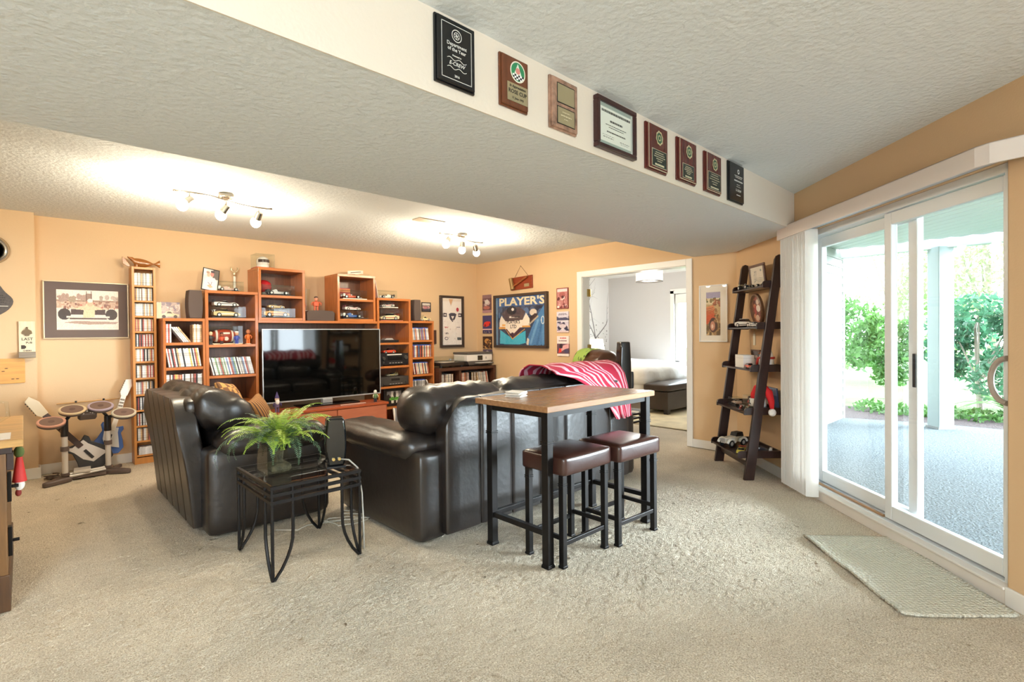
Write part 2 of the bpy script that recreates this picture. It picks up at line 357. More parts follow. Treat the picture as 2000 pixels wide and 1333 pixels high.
# ------------------------------------------------------------------ bookcases on the back wall (local: x right, y into the wall, z up; origin at front-left-bottom)
YF = 6.12
def bookcase(label, x0, x1, z0, z1, shelves, yf=YF, t=.03, top_over=0, mat=None, sets=None, name='bookcase', d=None):
    w = x1 - x0; d = d or (YB - .005 - yf); b = thing(name, label, 'bookcase', (x0, yf, z0)); h = z1 - z0
    mat = mat or CHERRY
    mk('side_panel', MB().box(0, 0, 0, t, d, h - .03), mat, b, bevel=.002)
    mk('side_panel', MB().box(w - t, 0, 0, w, d, h - .03), mat, b, bevel=.002)
    mk('top_panel', MB().box(-top_over, -.004, h - .03, w + top_over, d, h), CHERRYH, b, bevel=.002)
    mk('back_panel', MB().box(t, d - .012, .0, w - t, d, h - .03), wood('back_panel_wood', '6e4023', .3, .2, (9, 9, 1), 5), b)
    for z in shelves: mk('shelf', MB().box(t, .006, z - z0 - .028, w - t, d - .012, z - z0), CHERRYH, b, bevel=.002)
    return b
bookcase('low cherry bookcase of disc cases at the left end, beside the tall cd tower', 1.013, 1.383, 0, 1.463, [1.215, .963, .70, .43, .09], t=.022)
bookcase('cherry bookcase with a boxed football on its second shelf, left of the television', 1.386, 1.906, 0, 1.762, [1.472, 1.186, .856, .56, .28, .08])
bookcase('cherry bookcase with stereo receivers, right of the television', 3.372, 3.882, 0, 1.762, [1.46, 1.169, .857, .585, .306, .08])
bookcase('narrow cherry bookcase of disc cases, between the receivers and the record shelf', 3.884, 4.262, 0, 1.465, [1.197, .957, .717, .47, .22], t=.022)
br = thing('bridge_shelf', 'cherry shelf board spanning above the television', 'shelf', (1.908, YF, 1.422))
mk('shelf_board', MB().box(0, 0, 0, 1.462, .37, .03), CHERRYH, br, bevel=.002)
mk('back_panel', MB().box(0, .358, -.9, 1.462, .37, 0), wood('back_panel_wood', '6e4023'), br)
bookcase('small two tier cherry cubby on the bridge shelf, taller and left of the two', 1.912, 2.432, 1.452, 2.046, [1.737, 1.4805], t=.03)
bookcase('small two tier cherry cubby on the bridge shelf, right of the center speaker', 2.832, 3.350, 1.452, 2.040, [1.732, 1.4805], t=.03)
# cd tower
tw = thing('cd_tower', 'tall narrow oak tower packed with compact discs, left of the bookcases', 'cd tower', (.790, 6.315, 0), R(0))
oak = wood('oak_tower', 'c98846', .35, .12, (9, 9, 1), 5)
TZ = [1.795, 1.642, 1.488, 1.333, 1.178, 1.03, .865, .70, .542, .385, .232, .09]
mk('side_panel', MB().box(0, 0, 0, .022, .17, 1.98), oak, tw, bevel=.002); mk('side_panel', MB().box(.178, 0, 0, .2, .17, 1.98), oak, tw, bevel=.002)
mk('top_panel', MB().box(.022, 0, 1.955, .178, .17, 1.978), oak, tw, bevel=.002); mk('back_panel', MB().box(.022, .162, 0, .178, .17, 1.955), oak, tw)
mk('plinth', MB().box(.022, .01, 0, .178, .16, .062), oak, tw)
for z in TZ: mk('shelf', MB().box(.022, .004, z - .018, .178, .162, z), oak, tw, bevel=.002)
# record cabinet
rc = thing('record_cabinet', 'dark brown two bay shelf packed with vinyl records in the corner', 'record shelf', (4.275, 6.02, 0))
DBW = wood('walnut_record', '4a2c20', .35, .2, (1, 9, 9), 5)
W_ = 1.075
mk('side_panel', MB().box(0, 0, 0, .045, .40, .745), DBW, rc, bevel=.002); mk('side_panel', MB().box(W_ - .045, 0, 0, W_, .40, .745), DBW, rc, bevel=.002)
mk('divider', MB().box(.365, .01, .06, .405, .39, .745), DBW, rc, bevel=.002); mk('top_panel', MB().box(0, -.005, .745, W_, .40, .79), DBW, rc, bevel=.002)
mk('shelf', MB().box(.045, .005, .36, .365, .39, .385).box(.405, .005, .36, W_ - .045, .39, .385), DBW, rc); mk('bottom_panel', MB().box(.045, .005, .03, W_ - .045, .39, .06), DBW, rc)
mk('back_panel', MB().box(.045, .39, .03, W_ - .045, .40, .745), DBW, rc)
# tv stand and television
st = thing('tv_stand', 'low reddish wood television stand with drawers under the screen', 'tv stand', (1.97, 5.70, 0))
RED = wood('reddish_cherry', 'a4502f', .3, .1, (1, 9, 9), 5); REDF = wood('reddish_drawer', 'b26a50', .22, .06, (1, 9, 9), 5)
mk('carcass', MB().box(0, .02, .03, 1.30, .38, .418), RED, st, bevel=.003); mk('top_panel', MB().box(-.01, 0, .418, 1.315, .39, .446), RED, st, bevel=.003)
for i in range(2):
    for j, (a, b_) in enumerate(((.225, .41), (.04, .215))): mk('drawer', MB().box(.02 + i * .635, .002, a, .645 + i * .635, .02, b_), REDF, st, bevel=.003)
tv = thing('television', 'large flat screen television with a thin silver bezel between the bookcases', 'television', (2.645, 6.06, .446))
mk('body', MB().box(-.722, -.005, .072, .722, .03, .905).box(-.45, .03, .12, .45, .055, .6), BLACK, tv, bevel=.003)
mk('screen', MB().box(-.714, -.0075, .084, .714, -.004, .897), M('tv_screen', '050606', .05, spec=1.0), tv)
mk('bezel', MB().box(-.725, -.011, .068, .725, -.006, .083).box(-.725, -.011, .897, .725, -.006, .907).box(-.725, -.011, .083, -.714, -.006, .897).box(.714, -.011, .083, .725, -.006, .897), SILVER, tv)
mk('stand_neck', MB().box(-.06, -.05, .02, .06, .02, .072), SILVER, tv, bevel=.004); mk('stand_base', MB().box(-.36, -.16, 0, .36, .08, .018), BLACKG, tv, bevel=.004)
# ------------------------------------------------------------------ leather seating
def leather_panel(c, size, r=.03, n=6, puff=(0, 0, 0), fn=None): return MB().rbox(c, size, r, n, puff, fn)
def wr(a, f=9.0, ph=0.0):
    return lambda p: (p[0] + a * math.sin(f * 1.7 * p[1] + 5 * p[2] + ph) * .6, p[1] + a * math.sin(f * p[0] + 3 * p[2] + ph), p[2] + a * math.sin(f * 2.3 * p[0] + f * 1.9 * p[1] + ph))
def sofa(name, label, cat, loc, rz, W, D, nback, lean=.0, nc=3, backz=.86):
    """x along the width, back at y=0, seat toward +y"""
    s = thing(name, label, cat, loc, rz)
    mk('base', MB().rbox((W / 2, D / 2 + .04, .20), (W - .08, D - .12, .34), .03, 4), LEATH, s, smooth=60)
    # outside back: upholstered strips with stitched seams between
    bw = (W - .34) / nback
    for i in range(nback):
        x0 = .17 + i * bw
        edge = 0 if 0 < i < nback - 1 else 1
        def f(p, i=i):
            t = p[2] / backz; y = p[1] - lean * t ** 1.2
            e = 0
            if i == 0: e = max(0, 1 - (p[0] - .17) / .20)
            if i == nback - 1: e = max(0, 1 - (W - .17 - p[0]) / .20)
            z = p[2] - (.17 * e ** 2.4) * max(0, (t - .45) / .55)
            return (p[0], y, z)
        mk('back_panel', MB().rbox((x0 + bw / 2, .065, .03 + backz / 2), (bw - .004, .12, backz - .03), .009, 7, (0, .001, 0), f), LEATH, s, smooth=70)
    mk('back_cap', MB().rbox((W / 2, .13 - lean, backz - .05), (W - .42, .16, .13), .06, 8), LEATH, s, smooth=70)
    for sg in (0, 1):
        cx = .11 if sg == 0 else W - .11
        mk('arm_panel', MB().rbox((cx, D / 2 + .02, .29), (.215, D - .06, .555), .045, 8, (.008, 0, 0)), LEATH, s, smooth=70)
        mk('arm_pad', MB().rbox((cx, D / 2 + .05, .58), (.30, D - .16, .165), .08, 12, (.02, .02, .015), wr(.004, 14, cx)), LEATH, s, smooth=80)
    cw = (W - .44) / nc
    for i in range(nc):
        x = .22 + cw * (i + .5)
        mk('seat_cushion', MB().rbox((x, D / 2 + .13, .43), (cw - .01, D - .30, .19), .07, 8, (0, .01, .03)), LEATH, s, smooth=80)
        mk('back_cushion', MB().rbox((x, .29, .63), (cw - .01, .24, .34), .09, 8, (0, .05, .02), wr(.005, 12, i)), LEATH, s, smooth=80)
    return s
bs = sofa('leather_sofa', 'long black brown leather sofa with its back to the bar table', 'sofa', (1.685, 2.545, 0), 0, 2.29, 1.12, 7, .0, 3)
for i in range(3):     # plump head rolls
    x = .02 + 2.25 * (i + .5) / 3 
    mk('head_roll', MB().rbox((x, .25, .79), (.748, .33, .28), .12, 14, (.0, .015, .015), wr(.010, 17, i * 2.0)), LEATH, bs, smooth=80)
ls = sofa('leather_loveseat', 'two seat leather loveseat seen from behind its left arm, left of the glass end table', 'loveseat', (.765, 5.17, 0), R(-90), 1.57, .84, 6, .085, 2)
for i in range(2):
    mk('head_roll', MB().rbox((.20 + .6 * (i + .5) + (.0 if i == 0 else .02), .20, .80), (.60, .36, .26), .11, 16, (0, .015, .01), (lambda g: (lambda p: (lambda q: (q[0], q[1], q[2] - .30 * (q[1] - .08)))(g(p))))(wr(.013, 16, i * 3.0 + 1))), LEATH, ls, smooth=80)
# recliner near the doorway
rcl = thing('recliner', 'brown leather recliner with a pleated headrest near the bedroom doorway', 'armchair', (4.86, 4.02, 0), R(65))
LB = M('brown_leather', '4a2b1b', .35, bump=(55, .0012), var=(4, .25))
mk('base', MB().rbox((0, 0, .22), (.80, .80, .40), .05, 6), LB, rcl, smooth=70)
mk('seat_cushion', MB().rbox((0, .06, .46), (.54, .60, .16), .06, 8, (0, 0, .03)), LB, rcl, smooth=80)
for sx in (-.36, .36): mk('arm_pad', MB().rbox((sx, .02, .56), (.19, .78, .18), .08, 8, (0, 0, .02)), LB, rcl, smooth=80)
mk('backrest', MB().rbox((0, -.34, .62), (.60, .24, .58), .09, 8, (0, .04, .0)), LB, rcl, smooth=80)
mk('headrest', MB().rbox((0, -.33, .90), (.58, .30, .26), .12, 14, (0, .04, .03), lambda p: (p[0], p[1] + (.010 * abs(math.sin(p[0] * 34)) if p[1] > -.33 else 0), p[2] + .012 * abs(math.sin(p[0] * 34)))), LB, rcl, smooth=80)
# ------------------------------------------------------------------ bar table and stools
BT = thing('bar_table', 'tall bar table with oak top and square black legs behind the sofa', 'table', (2.005, 1.85, 0))
top = wood('oak_table_top', '98704e', .26, .16, (1, 10, 10), 5)
mk('table_top', MB().box(0, 0, .848, 1.06, .60, .882), top, BT, bevel=.003)
BT_legs = [(.03, .03), (.98, .015), (.03, .49), (1.0, .46)]
mk('apron', MB().box(.03, .03, .815, 1.02, .05, .848).box(.03, .49, .815, 1.02, .51, .848).box(.03, .05, .815, .05, .49, .848).box(1.0, .05, .815, 1.02, .49, .848), BLACKM, BT)
for x, y in ((.022, .022), (.99, .022), (.022, .475), (.99, .475)):
    l = mk('leg', MB().box(x, y, .012, x + .046, y + .046, .848), BLACKM, BT, bevel=.003)
    mk('collar', MB().box(x - .004, y - .004, .672, x + .05, y + .05, .677).box(x - .004, y - .004, .683, x + .05, y + .05, .688), BLACKM, l, bevel=.001)
    mk('foot_cap', MB().box(x - .004, y - .004, 0, x + .05, y + .05, .014).box(x - .002, y - .002, .014, x + .048, y + .048, .02), BLACKM, l, bevel=.002)
mk('stretcher', MB().box(.03, .068, .17, .062, .475, .20), BLACKM, BT, bevel=.002); mk('stretcher', MB().box(.998, .068, .17, 1.03, .475, .20), BLACKM, BT, bevel=.002)
mk('stretcher', MB().box(.062, .485, .17, .998, .515, .20), BLACKM, BT, bevel=.002)
STL = M('dark_brown_vinyl', '3a211b', .3, bump=(60, .0005), spec=.6)
def stool(loc, label):
    s = thing('bar_stool', label, 'stool', loc, 0, 'stools at the bar table')
    mk('seat', MB().rbox((.215, .155, .553), (.43, .325, .105), .018, 10, (.004, .004, .012)), STL, s, smooth=70)
    for x, y in ((.012, .012), (.384, .012), (.012, .268), (.384, .268)):
        l = mk('leg', MB().box(x, y, .01, x + .032, y + .032, .502), BLACKM, s, bevel=.002)
        mk('collar', MB().box(x - .003, y - .003, .445, x + .035, y + .035, .449).box(x - .003, y - .003, .455, x + .035, y + .035, .459), BLACKM, l)
        mk('foot_cap', MB().box(x - .003, y - .003, 0, x + .035, y + .035, .014), BLACKM, l, bevel=.002)
    for b in ((.044, .017, .118, .384, .035, .142), (.044, .277, .118, .384, .295, .142), (.018, .044, .148, .036, .268, .172), (.392, .044, .148, .41, .268, .172)):
        mk('stretcher', MB().box(*b), BLACKM, s, bevel=.002)
    return s
s1 = stool((2.078, 1.808, 0), 'dark vinyl square bar stool nearer the camera, left of the pair')
s2 = dup(s1, (2.528, 1.768, 0), R(-2), 'dark vinyl square bar stool on the right, nearer the patio door')
# ------------------------------------------------------------------ wire end tables with glass tops
def end_table(loc, label, w=.50, d=.585):
    e = thing('end_table', label, 'end table', loc)
    r_ = .0085
    def ring(z): return MB().box(0, 0, z - r_, w, 2 * r_, z + r_).box(0, d - 2 * r_, z - r_, w, d, z + r_).box(0, 2 * r_, z - r_, 2 * r_, d - 2 * r_, z + r_).box(w - 2 * r_, 2 * r_, z - r_, w, d - 2 * r_, z + r_)
    mk('frame_ring', ring(.410), BLACKM, e); mk('frame_ring', ring(.448), BLACKM, e); mk('frame_ring', ring(.486), BLACKM, e)
    for cx, cy, dx, dy in ((0, 0, 1, 1), (w, 0, -1, 1), (0, d, 1, -1), (w, d, -1, -1)):
        cx += dx * r_; cy += dy * r_; mb = MB(); n = 10
        mb.tube([(cx, cy, .495), (cx, cy, .004)], r_, 6)
        for ax, ay in ((dx, 0), (0, dy)):
            pts = []
            for i in range(n + 1):
                t = i / n; z = .495 * (1 - t) + .006 * t
                off = .105 * (1 if z > .24 else math.cos((.24 - z) / .24 * math.pi / 2) ** .8)
                pts.append((cx + ax * max(off, .006), cy + ay * max(off, .006), z))
            mb.tube(pts, r_, 6)
        mk('leg', mb, BLACKM, e, smooth=40)
    mk('glass_top', MB().box(.004, .004, .495, w - .004, d - .004, .503), GLASS, e, bevel=.002)
    return e
e1 = end_table((.908, 2.765, 0), 'black wire end table with a glass top holding the potted fern')
e2 = end_table((4.02, 2.78, 0), 'black wire end table past the right end of the sofa')
# ------------------------------------------------------------------ ladder shelf leaning on the patio wall (local: x along wall, y into room)
LD = thing('ladder_shelf', 'dark brown leaning ladder shelf between the red truck print and the patio door', 'ladder shelf', SP, SA)
LS0, LS1 = 2.265, 2.905
def stile(x):
    pr = [(.26, 0), (.345, 0), (.075, 1.885), (.06, 1.915), (.04, 1.925), (.012, 1.915), (.005, 1.885)]
    return MB().prism(pr, x, x + .03, 'x')
mk('side_rail', stile(LS0 - .03), DARKW, LD, bevel=.003); mk('side_rail', stile(LS1), DARKW, LD, bevel=.003)
LZ = [(1.652, .165), (1.297, .215), (.930, .27), (.560, .325), (.188, .38)]
for z, dp in LZ:
    s = mk('shelf', MB().box(LS0 + .018, .02, z, LS1 - .018, dp, z + .014), DARKW, LD, bevel=.001)
    pr = [(.016, z - .006), (dp + .004, z - .006), (dp + .004, z + .03), (dp - .008, z + .05), (dp - .03, z + .056), (.016, z + .056)]
    mk('shelf_side', MB().prism(pr, LS0, LS0 + .018, 'x'), DARKW, s, bevel=.002); mk('shelf_side', MB().prism(pr, LS1 - .018, LS1, 'x'), DARKW, s, bevel=.002)
    mk('shelf_back', MB().box(LS0 + .018, .016, z, LS1 - .018, .03, z + .056), DARKW, s)
mk('stretcher', MB().box(LS0, .27, .10, LS1, .29, .135), DARKW, LD)
# ------------------------------------------------------------------ bar cabinet cut by the left edge of the picture
OLD = wood('old_oak_cabinet', '6e4b26', .4, .3, (9, 9, 1), 4); OLDT = wood('old_oak_top', 'b98d52', .3, .25, (1, 9, 9), 4)
cb = thing('bar_cabinet', 'dark oak bar cabinet cut off by the left edge of the picture', 'cabinet', (-1.25, 3.36, 0))
mk('body', MB().box(0, 0, .0, 1.185, .95, .74), OLD, cb, bevel=.004); mk('top', MB().box(-.02, -.03, .765, 1.245, 1.0, .80), OLDT, cb, bevel=.004)
mk('top_molding', MB().box(-.01, -.012, .735, 1.205, .97, .766), DARKW, cb, bevel=.003)
mk('base_molding', MB().box(-.005, -.008, 0, 1.192, .95, .17), wood('old_oak_base', '4c3016', .45, .3, (9, 9, 1), 4), cb, bevel=.004)
for i in range(2):
    d = mk('door', MB().box(.05 + i * .56, -.012, .20, .58 + i * .56, 0, .70), OLD, cb, bevel=.004)
    mk('knob', MB().ell((.53 + i * .10, -.025, .45), .014, .014, .014), M('brass', 'b39a5a', .3, 1), d, smooth=True)
mk('side_post', MB().box(1.185, .005, .655, 1.21, .06, .74), DARKW, cb, bevel=.003)
for z in (.56, .30):
    mk('side_latch', MB().box(1.185, .08, z - .07, 1.20, .12, z + .07).cyl((1.20, .10, z), (1.225, .10, z), .008), BLACKM, cb, bevel=.002)
# ------------------------------------------------------------------ flat prints painted procedurally into small images
class Paint:
    def __init__(s, w, h, bg='ffffff', seed=1):
        s.w, s.h = w, h; s.a = np.zeros((h, w, 3)); s.a[:] = s.c(bg); s.rng = np.random.RandomState(seed)
        s.X, s.Y = np.meshgrid((np.arange(w) + .5) / w, (np.arange(h) + .5) / h)
    @staticmethod
    def c(h): return np.array([int(h[i:i + 2], 16) / 255 for i in (0, 2, 4)])
    def put(s, m, col): s.a[m] = s.c(col); return s
    def rect(s, x0, y0, x1, y1, col): return s.put((s.X >= x0) & (s.X <= x1) & (s.Y >= y0) & (s.Y <= y1), col)
    def ell(s, cx, cy, rx, ry, col): return s.put(((s.X - cx) / rx) ** 2 + ((s.Y - cy) / ry) ** 2 <= 1, col)
    def poly(s, pts, col):
        m = np.zeros(s.X.shape, bool); n = len(pts)
        for i in range(n):
            (x0, y0), (x1, y1) = pts[i], pts[(i + 1) % n]
            if y0 == y1: continue
            k = ((s.Y < y0) != (s.Y < y1)) & (s.X < (x1 - x0) * (s.Y - y0) / (y1 - y0) + x0); m ^= k
        return s.put(m, col)
    def line(s, x0, y0, x1, y1, wd, col):
        dx, dy = x1 - x0, y1 - y0; asp = s.h / s.w; L = dx * dx + dy * dy * asp * asp + 1e-9
        t = np.clip(((s.X - x0) * dx + (s.Y - y0) * dy * asp * asp) / L, 0, 1)
        d = np.hypot(s.X - x0 - t * dx, (s.Y - y0 - t * dy) * asp); return s.put(d < wd, col)
    def blobs(s, n, x0, y0, x1, y1, r, cols):
        for i in range(n): s.ell(s.rng.uniform(x0, x1), s.rng.uniform(y0, y1), r * s.rng.uniform(.5, 1.4), r * s.rng.uniform(.5, 1.4) * s.w / s.h, cols[s.rng.randint(len(cols))])
        return s
    def text_lines(s, x0, x1, ys, col, wd=.006):
        for y in ys:
            a = s.rng.uniform(0, .15) * (x1 - x0); x = x0 + a
            while x < x1 - a:
                l = s.rng.uniform(.02, .07); s.rect(x, y - wd, min(x + l, x1 - a), y + wd, col); x += l + .02
        return s
    def grain(s, amt=.04): s.a = np.clip(s.a + s.rng.normal(0, amt, s.a.shape[:2])[..., None], 0, 1); return s
    def mat(s, name, rough=.45):
        im = bpy.data.images.new(name, s.w, s.h); px = np.ones((s.h, s.w, 4), np.float32); px[..., :3] = s.a; im.pixels.foreach_set(px.ravel()); im.pack()
        m = bpy.data.materials.new(name); m.use_nodes = True; nt = m.node_tree; p = nt.nodes['Principled BSDF']; p.inputs['Roughness'].default_value = rough
        t = nt.nodes.new('ShaderNodeTexImage'); t.image = im; nt.links.new(t.outputs[0], p.inputs['Base Color']); return m
UVQ = [(0, 0), (1, 0), (1, 1), (0, 1)]
def quad(name, x0, z0, x1, z1, y, mat, parent, thick=.002):
    """flat printed sheet with a little thickness, facing -y"""
    mb = MB().add([(x0, y, z0), (x1, y, z0), (x1, y, z1), (x0, y, z1), (x0, y + thick, z0), (x1, y + thick, z0), (x1, y + thick, z1), (x0, y + thick, z1)],
                  [(0, 1, 2, 3), (5, 4, 7, 6), (4, 0, 3, 7), (1, 5, 6, 2), (4, 5, 1, 0), (3, 2, 6, 7)])
    uv = UVQ + [(1, 0), (0, 0), (0, 1), (1, 1)] + [(0, 0), (0, 0), (0, 1), (0, 1)] + [(1, 0), (1, 0), (1, 1), (1, 1)] + [(0, 0), (1, 0), (1, 0), (0, 0)] + [(0, 1), (1, 1), (1, 1), (0, 1)]
    return mk(name, mb, mat, parent, uv=uv)
def text(name, s, size, mat, parent, x, z, y, align='CENTER', sx=1.0, shear=0, ext=.0004, bold=0, rot=None):
    cu = bpy.data.curves.new(name, 'FONT'); cu.body = s; cu.size = size; cu.align_x = align; cu.align_y = 'CENTER'; cu.shear = shear; cu.extrude = ext; cu.offset = bold; cu.resolution_u = 2
    t = bpy.data.objects.new(name, cu); me = bpy.data.meshes.new_from_object(t); bpy.data.objects.remove(t); bpy.data.curves.remove(cu)
    for v in me.vertices:
        a, b, c = v.co; a *= sx
        v.co = (x + a, y - c, z + b)
    me.materials.clear(); me.materials.append(mat); me.update()
    return mk(name, me, None, parent)
def engr(t, mat, y, rows, seed=1):
    """rows of fine engraving too small to read: (x centre, z, width, height)"""
    rg_ = random.Random(seed); mb = MB()
    for cx, z, wd, h in rows:
        x = cx - wd / 2
        while x < cx + wd / 2 - .002:
            l = min(rg_.uniform(.006, .018), cx + wd / 2 - x); mb.box(x, y - .0006, z - h / 2, x + l, y, z + h / 2); x += l + .003
    return mk('engraving', mb, mat, t)
def frame_ring(w, h, f, d, back=0.0):
    """moulding of width f, depth d, on the wall (y=0), towards -y; origin at the centre"""
    a, b = w / 2, h / 2
    return MB().box(-a, -d, -b, a, 0, -b + f).box(-a, -d, b - f, a, 0, b).box(-a, -d, -b + f, -a + f, 0, b - f).box(a - f, -d, -b + f, a, 0, b - f)
def framed(name, label, cat, loc, rz, w, h, f, d, fm, img=None, border=None, bcol=None, group=None, glz=True, tilt=0, win=None):
    t = thing(name, label, cat, loc, rz, group)
    if tilt: t.rotation_euler[0] = tilt
    mk('frame', frame_ring(w, h, f, d), fm, t, bevel=min(.004, f * .3))
    a, b = w / 2 - f, h / 2 - f
    if border:
        mk('mat_board', MB().box(-a, -d * .55, -b, a, -.001, b), bcol, t)
        if not isinstance(border, tuple): border = (border,) * 4
        quad('print', -a + border[0], -b + border[1], a - border[2], b - border[3], -d * .55 - .0015, img, t)
    elif img: quad('print', -a, -b, a, b, -d * .55, img, t, d * .5)
    if glz: mk('glazing', MB().box(-a, -d * .8 - .001, -b, a, -d * .8 + .001, b), GLASS, t)
    return t
# ------------------------------------------------------------------ plaques on the soffit face
YS_ = 1.4695
GOLD = M('gold_metal', 'c8b070', .3, 1); GOLDL = C('d8cfae', .4); CREAM = C('efe9d8', .5); SILT = C('d5d5d0', .4)
MAHO = wood('mahogany', '5a231c', .25, .2, (9, 9, 1), 6); WALN = wood('walnut_plaque', '6b3d25', .3, .25, (9, 9, 1), 6); BLKL = M('black_lacquer', '151517', .25, var=(8, .2))
def plaque(label, x0, x1, z0, z1, mat, name='award_plaque', d=.02, bev=.006):
    t = thing(name, label, 'plaque', ((x0 + x1) / 2, YS_, (z0 + z1) / 2), 0)
    w, h = x1 - x0, z1 - z0
    mk('board', MB().box(-w / 2, -d * .55, -h / 2, w / 2, 0, h / 2).box(-w / 2 + .006, -d, -h / 2 + .006, w / 2 - .006, -d * .5, h / 2 - .006), mat, t, bevel=bev * .6)
    return t, w, h
def ring(mb, cx, cz, r0, r1, y, n=24):
    b = [(cx + r * math.cos(2 * math.pi * i / n), y, cz + r * math.sin(2 * math.pi * i / n)) for r in (r0, r1) for i in range(n)]
    return mb.add(b, [(i, (i + 1) % n, n + (i + 1) % n, n + i) for i in range(n)])
def outline(mb, x0, z0, x1, z1, y, t=.0015):
    return mb.box(x0, y - .0005, z0, x1, y, z0 + t).box(x0, y - .0005, z1 - t, x1, y, z1).box(x0, y - .0005, z0, x0 + t, y, z1).box(x1 - t, y - .0005, z0, x1, y, z1)
t, w_, h_ = plaque('black plaque with white border reading E-CREW, nearest the left of the soffit row', 1.032, 1.208, 2.140, 2.374, BLKL)
mk('border_line', outline(MB(), -.066, -.097, .066, .095, -.0203, .0022), SILT, t)
mb = ring(ring(MB(), 0, .060, .019, .022, -.0206), 0, .060, .011, .013, -.0206)
for i in range(3): a = math.pi * i / 3 + .5; mb.cyl((.012 * math.cos(a), -.0205, .060 + .012 * math.sin(a)), (-.012 * math.cos(a), -.0205, .060 - .012 * math.sin(a)), .0012, n=5)
mk('emblem', mb, SILT, t)
for i, (s_, z, sz) in enumerate((('Department', .026, .0175), ('of the Year', .009, .0175), ('Presented to', -.012, .0075), ('E-CREW', -.040, .0185), ('2016', -.082, .011))): text('lettering', s_, sz, SILT, t, 0, z, -.0205, shear=.25 if 'CREW' in s_ else 0, bold=.0002)
for z in (-.025, -.056): mk('flourish', MB().tube([(.042 * u / 8, -.0206, z + .004 * math.sin(u * .8)) for u in range(-8, 9)], .0012, 5), SILT, t)
t, w_, h_ = plaque('walnut plaque with a round green and white emblem reading ROSE CUP', 1.331, 1.482, 2.148, 2.350, WALN)
mb = ring(MB(), 0.012, .044, 0.0005, .041, -.0204); mk('emblem_rim', mb, CREAM, t)
quadp = Paint(96, 96, '2f8a5a').poly([(.1, .1), (.5, .95), (.9, .1)], 'dfe8dc').ell(.5, .55, .17, .17, 'd98a80')
for i in range(6):
    for j in range(3): quadp.rect(.1 + i * .14, .05 + j * .1, .24 + i * .14, .15 + j * .1, '111111' if (i + j) % 2 else 'ffffff')
em = quadp.mat('emblem_print'); n = 28
mk('emblem', MB().add([(.012 + .036 * math.cos(2 * math.pi * i / n), -.0208, .044 + .036 * math.sin(2 * math.pi * i / n)) for i in range(n)], [tuple(range(n))]), em, t, uv=[(.5 + .5 * math.cos(2 * math.pi * i / n), .5 + .5 * math.sin(2 * math.pi * i / n)) for i in range(n)])
mk('name_plate', MB().box(-.045, -.0212, -.076, .064, -.0198, -.006), M('brass_plate', 'b6ab8a', .35, .6), t)
INK = C('1b1813', .6)
for s_, z, sz, sh in (('In Appreciation', -.018, .014, .2), ('ROSE CUP', -.039, .0215, 0), ('11 June 1993', -.062, .012, .2)): text('lettering', s_, sz, INK, t, .0095, z, -.0213, shear=sh, bold=.0003)
MARB = M('pink_marble', '9a7763', .2, var=(28, .45), coat=.3)
t, w_, h_ = plaque('pinkish marble plaque with two blank brass plates', 1.612, 1.788, 2.138, 2.358, MARB, d=.022)
for z0, z1 in ((.004, .080), (-.085, -.018)):
    mk('plate_backing', MB().box(-.054, -.0228, z0 - .004, .062, -.0215, z1 + .004), INK, t); mk('brass_plate', MB().box(-.050, -.0236, z0, .058, -.0225, z1), M('brass_plate', 'b6ab8a', .35, .6), t)
engr(t, GOLDL, -.0237, [(.004, -.035, .05, .003), (.004, -.05, .07, .0045), (.004, -.064, .03, .003)])
cert = Paint(150, 110, 'e9efe4', 3).rect(0, .0, 1, .09, '9fb0a6').rect(0, .91, 1, 1, '9fb0a6').rect(.0, .0, .05, 1, 'c8d2c8').rect(.95, 0, 1, 1, 'c8d2c8').text_lines(.1, .45, (.2, .25), '6c6e6a', .008).text_lines(.6, .9, (.16, .2), '6c6e6a', .008).mat('certificate_print')
t = framed('certificate_frame', 'dark framed award certificate on the soffit face', 'picture', ((1.921 + 2.240) / 2, YS_, 2.25), 0, .32, .238, .022, .028, wood('dark_cherry_frame', '3a1d1c', .3), cert)
engr(t, C('55574f', .6), -.0158, [(0, .062, .23, .011), (0, .022, .10, .009), (0, .002, .17, .003), (0, -.008, .12, .003), (0, -.03, .15, .006)], 4)
GRN = C('2c5a3c', .4)
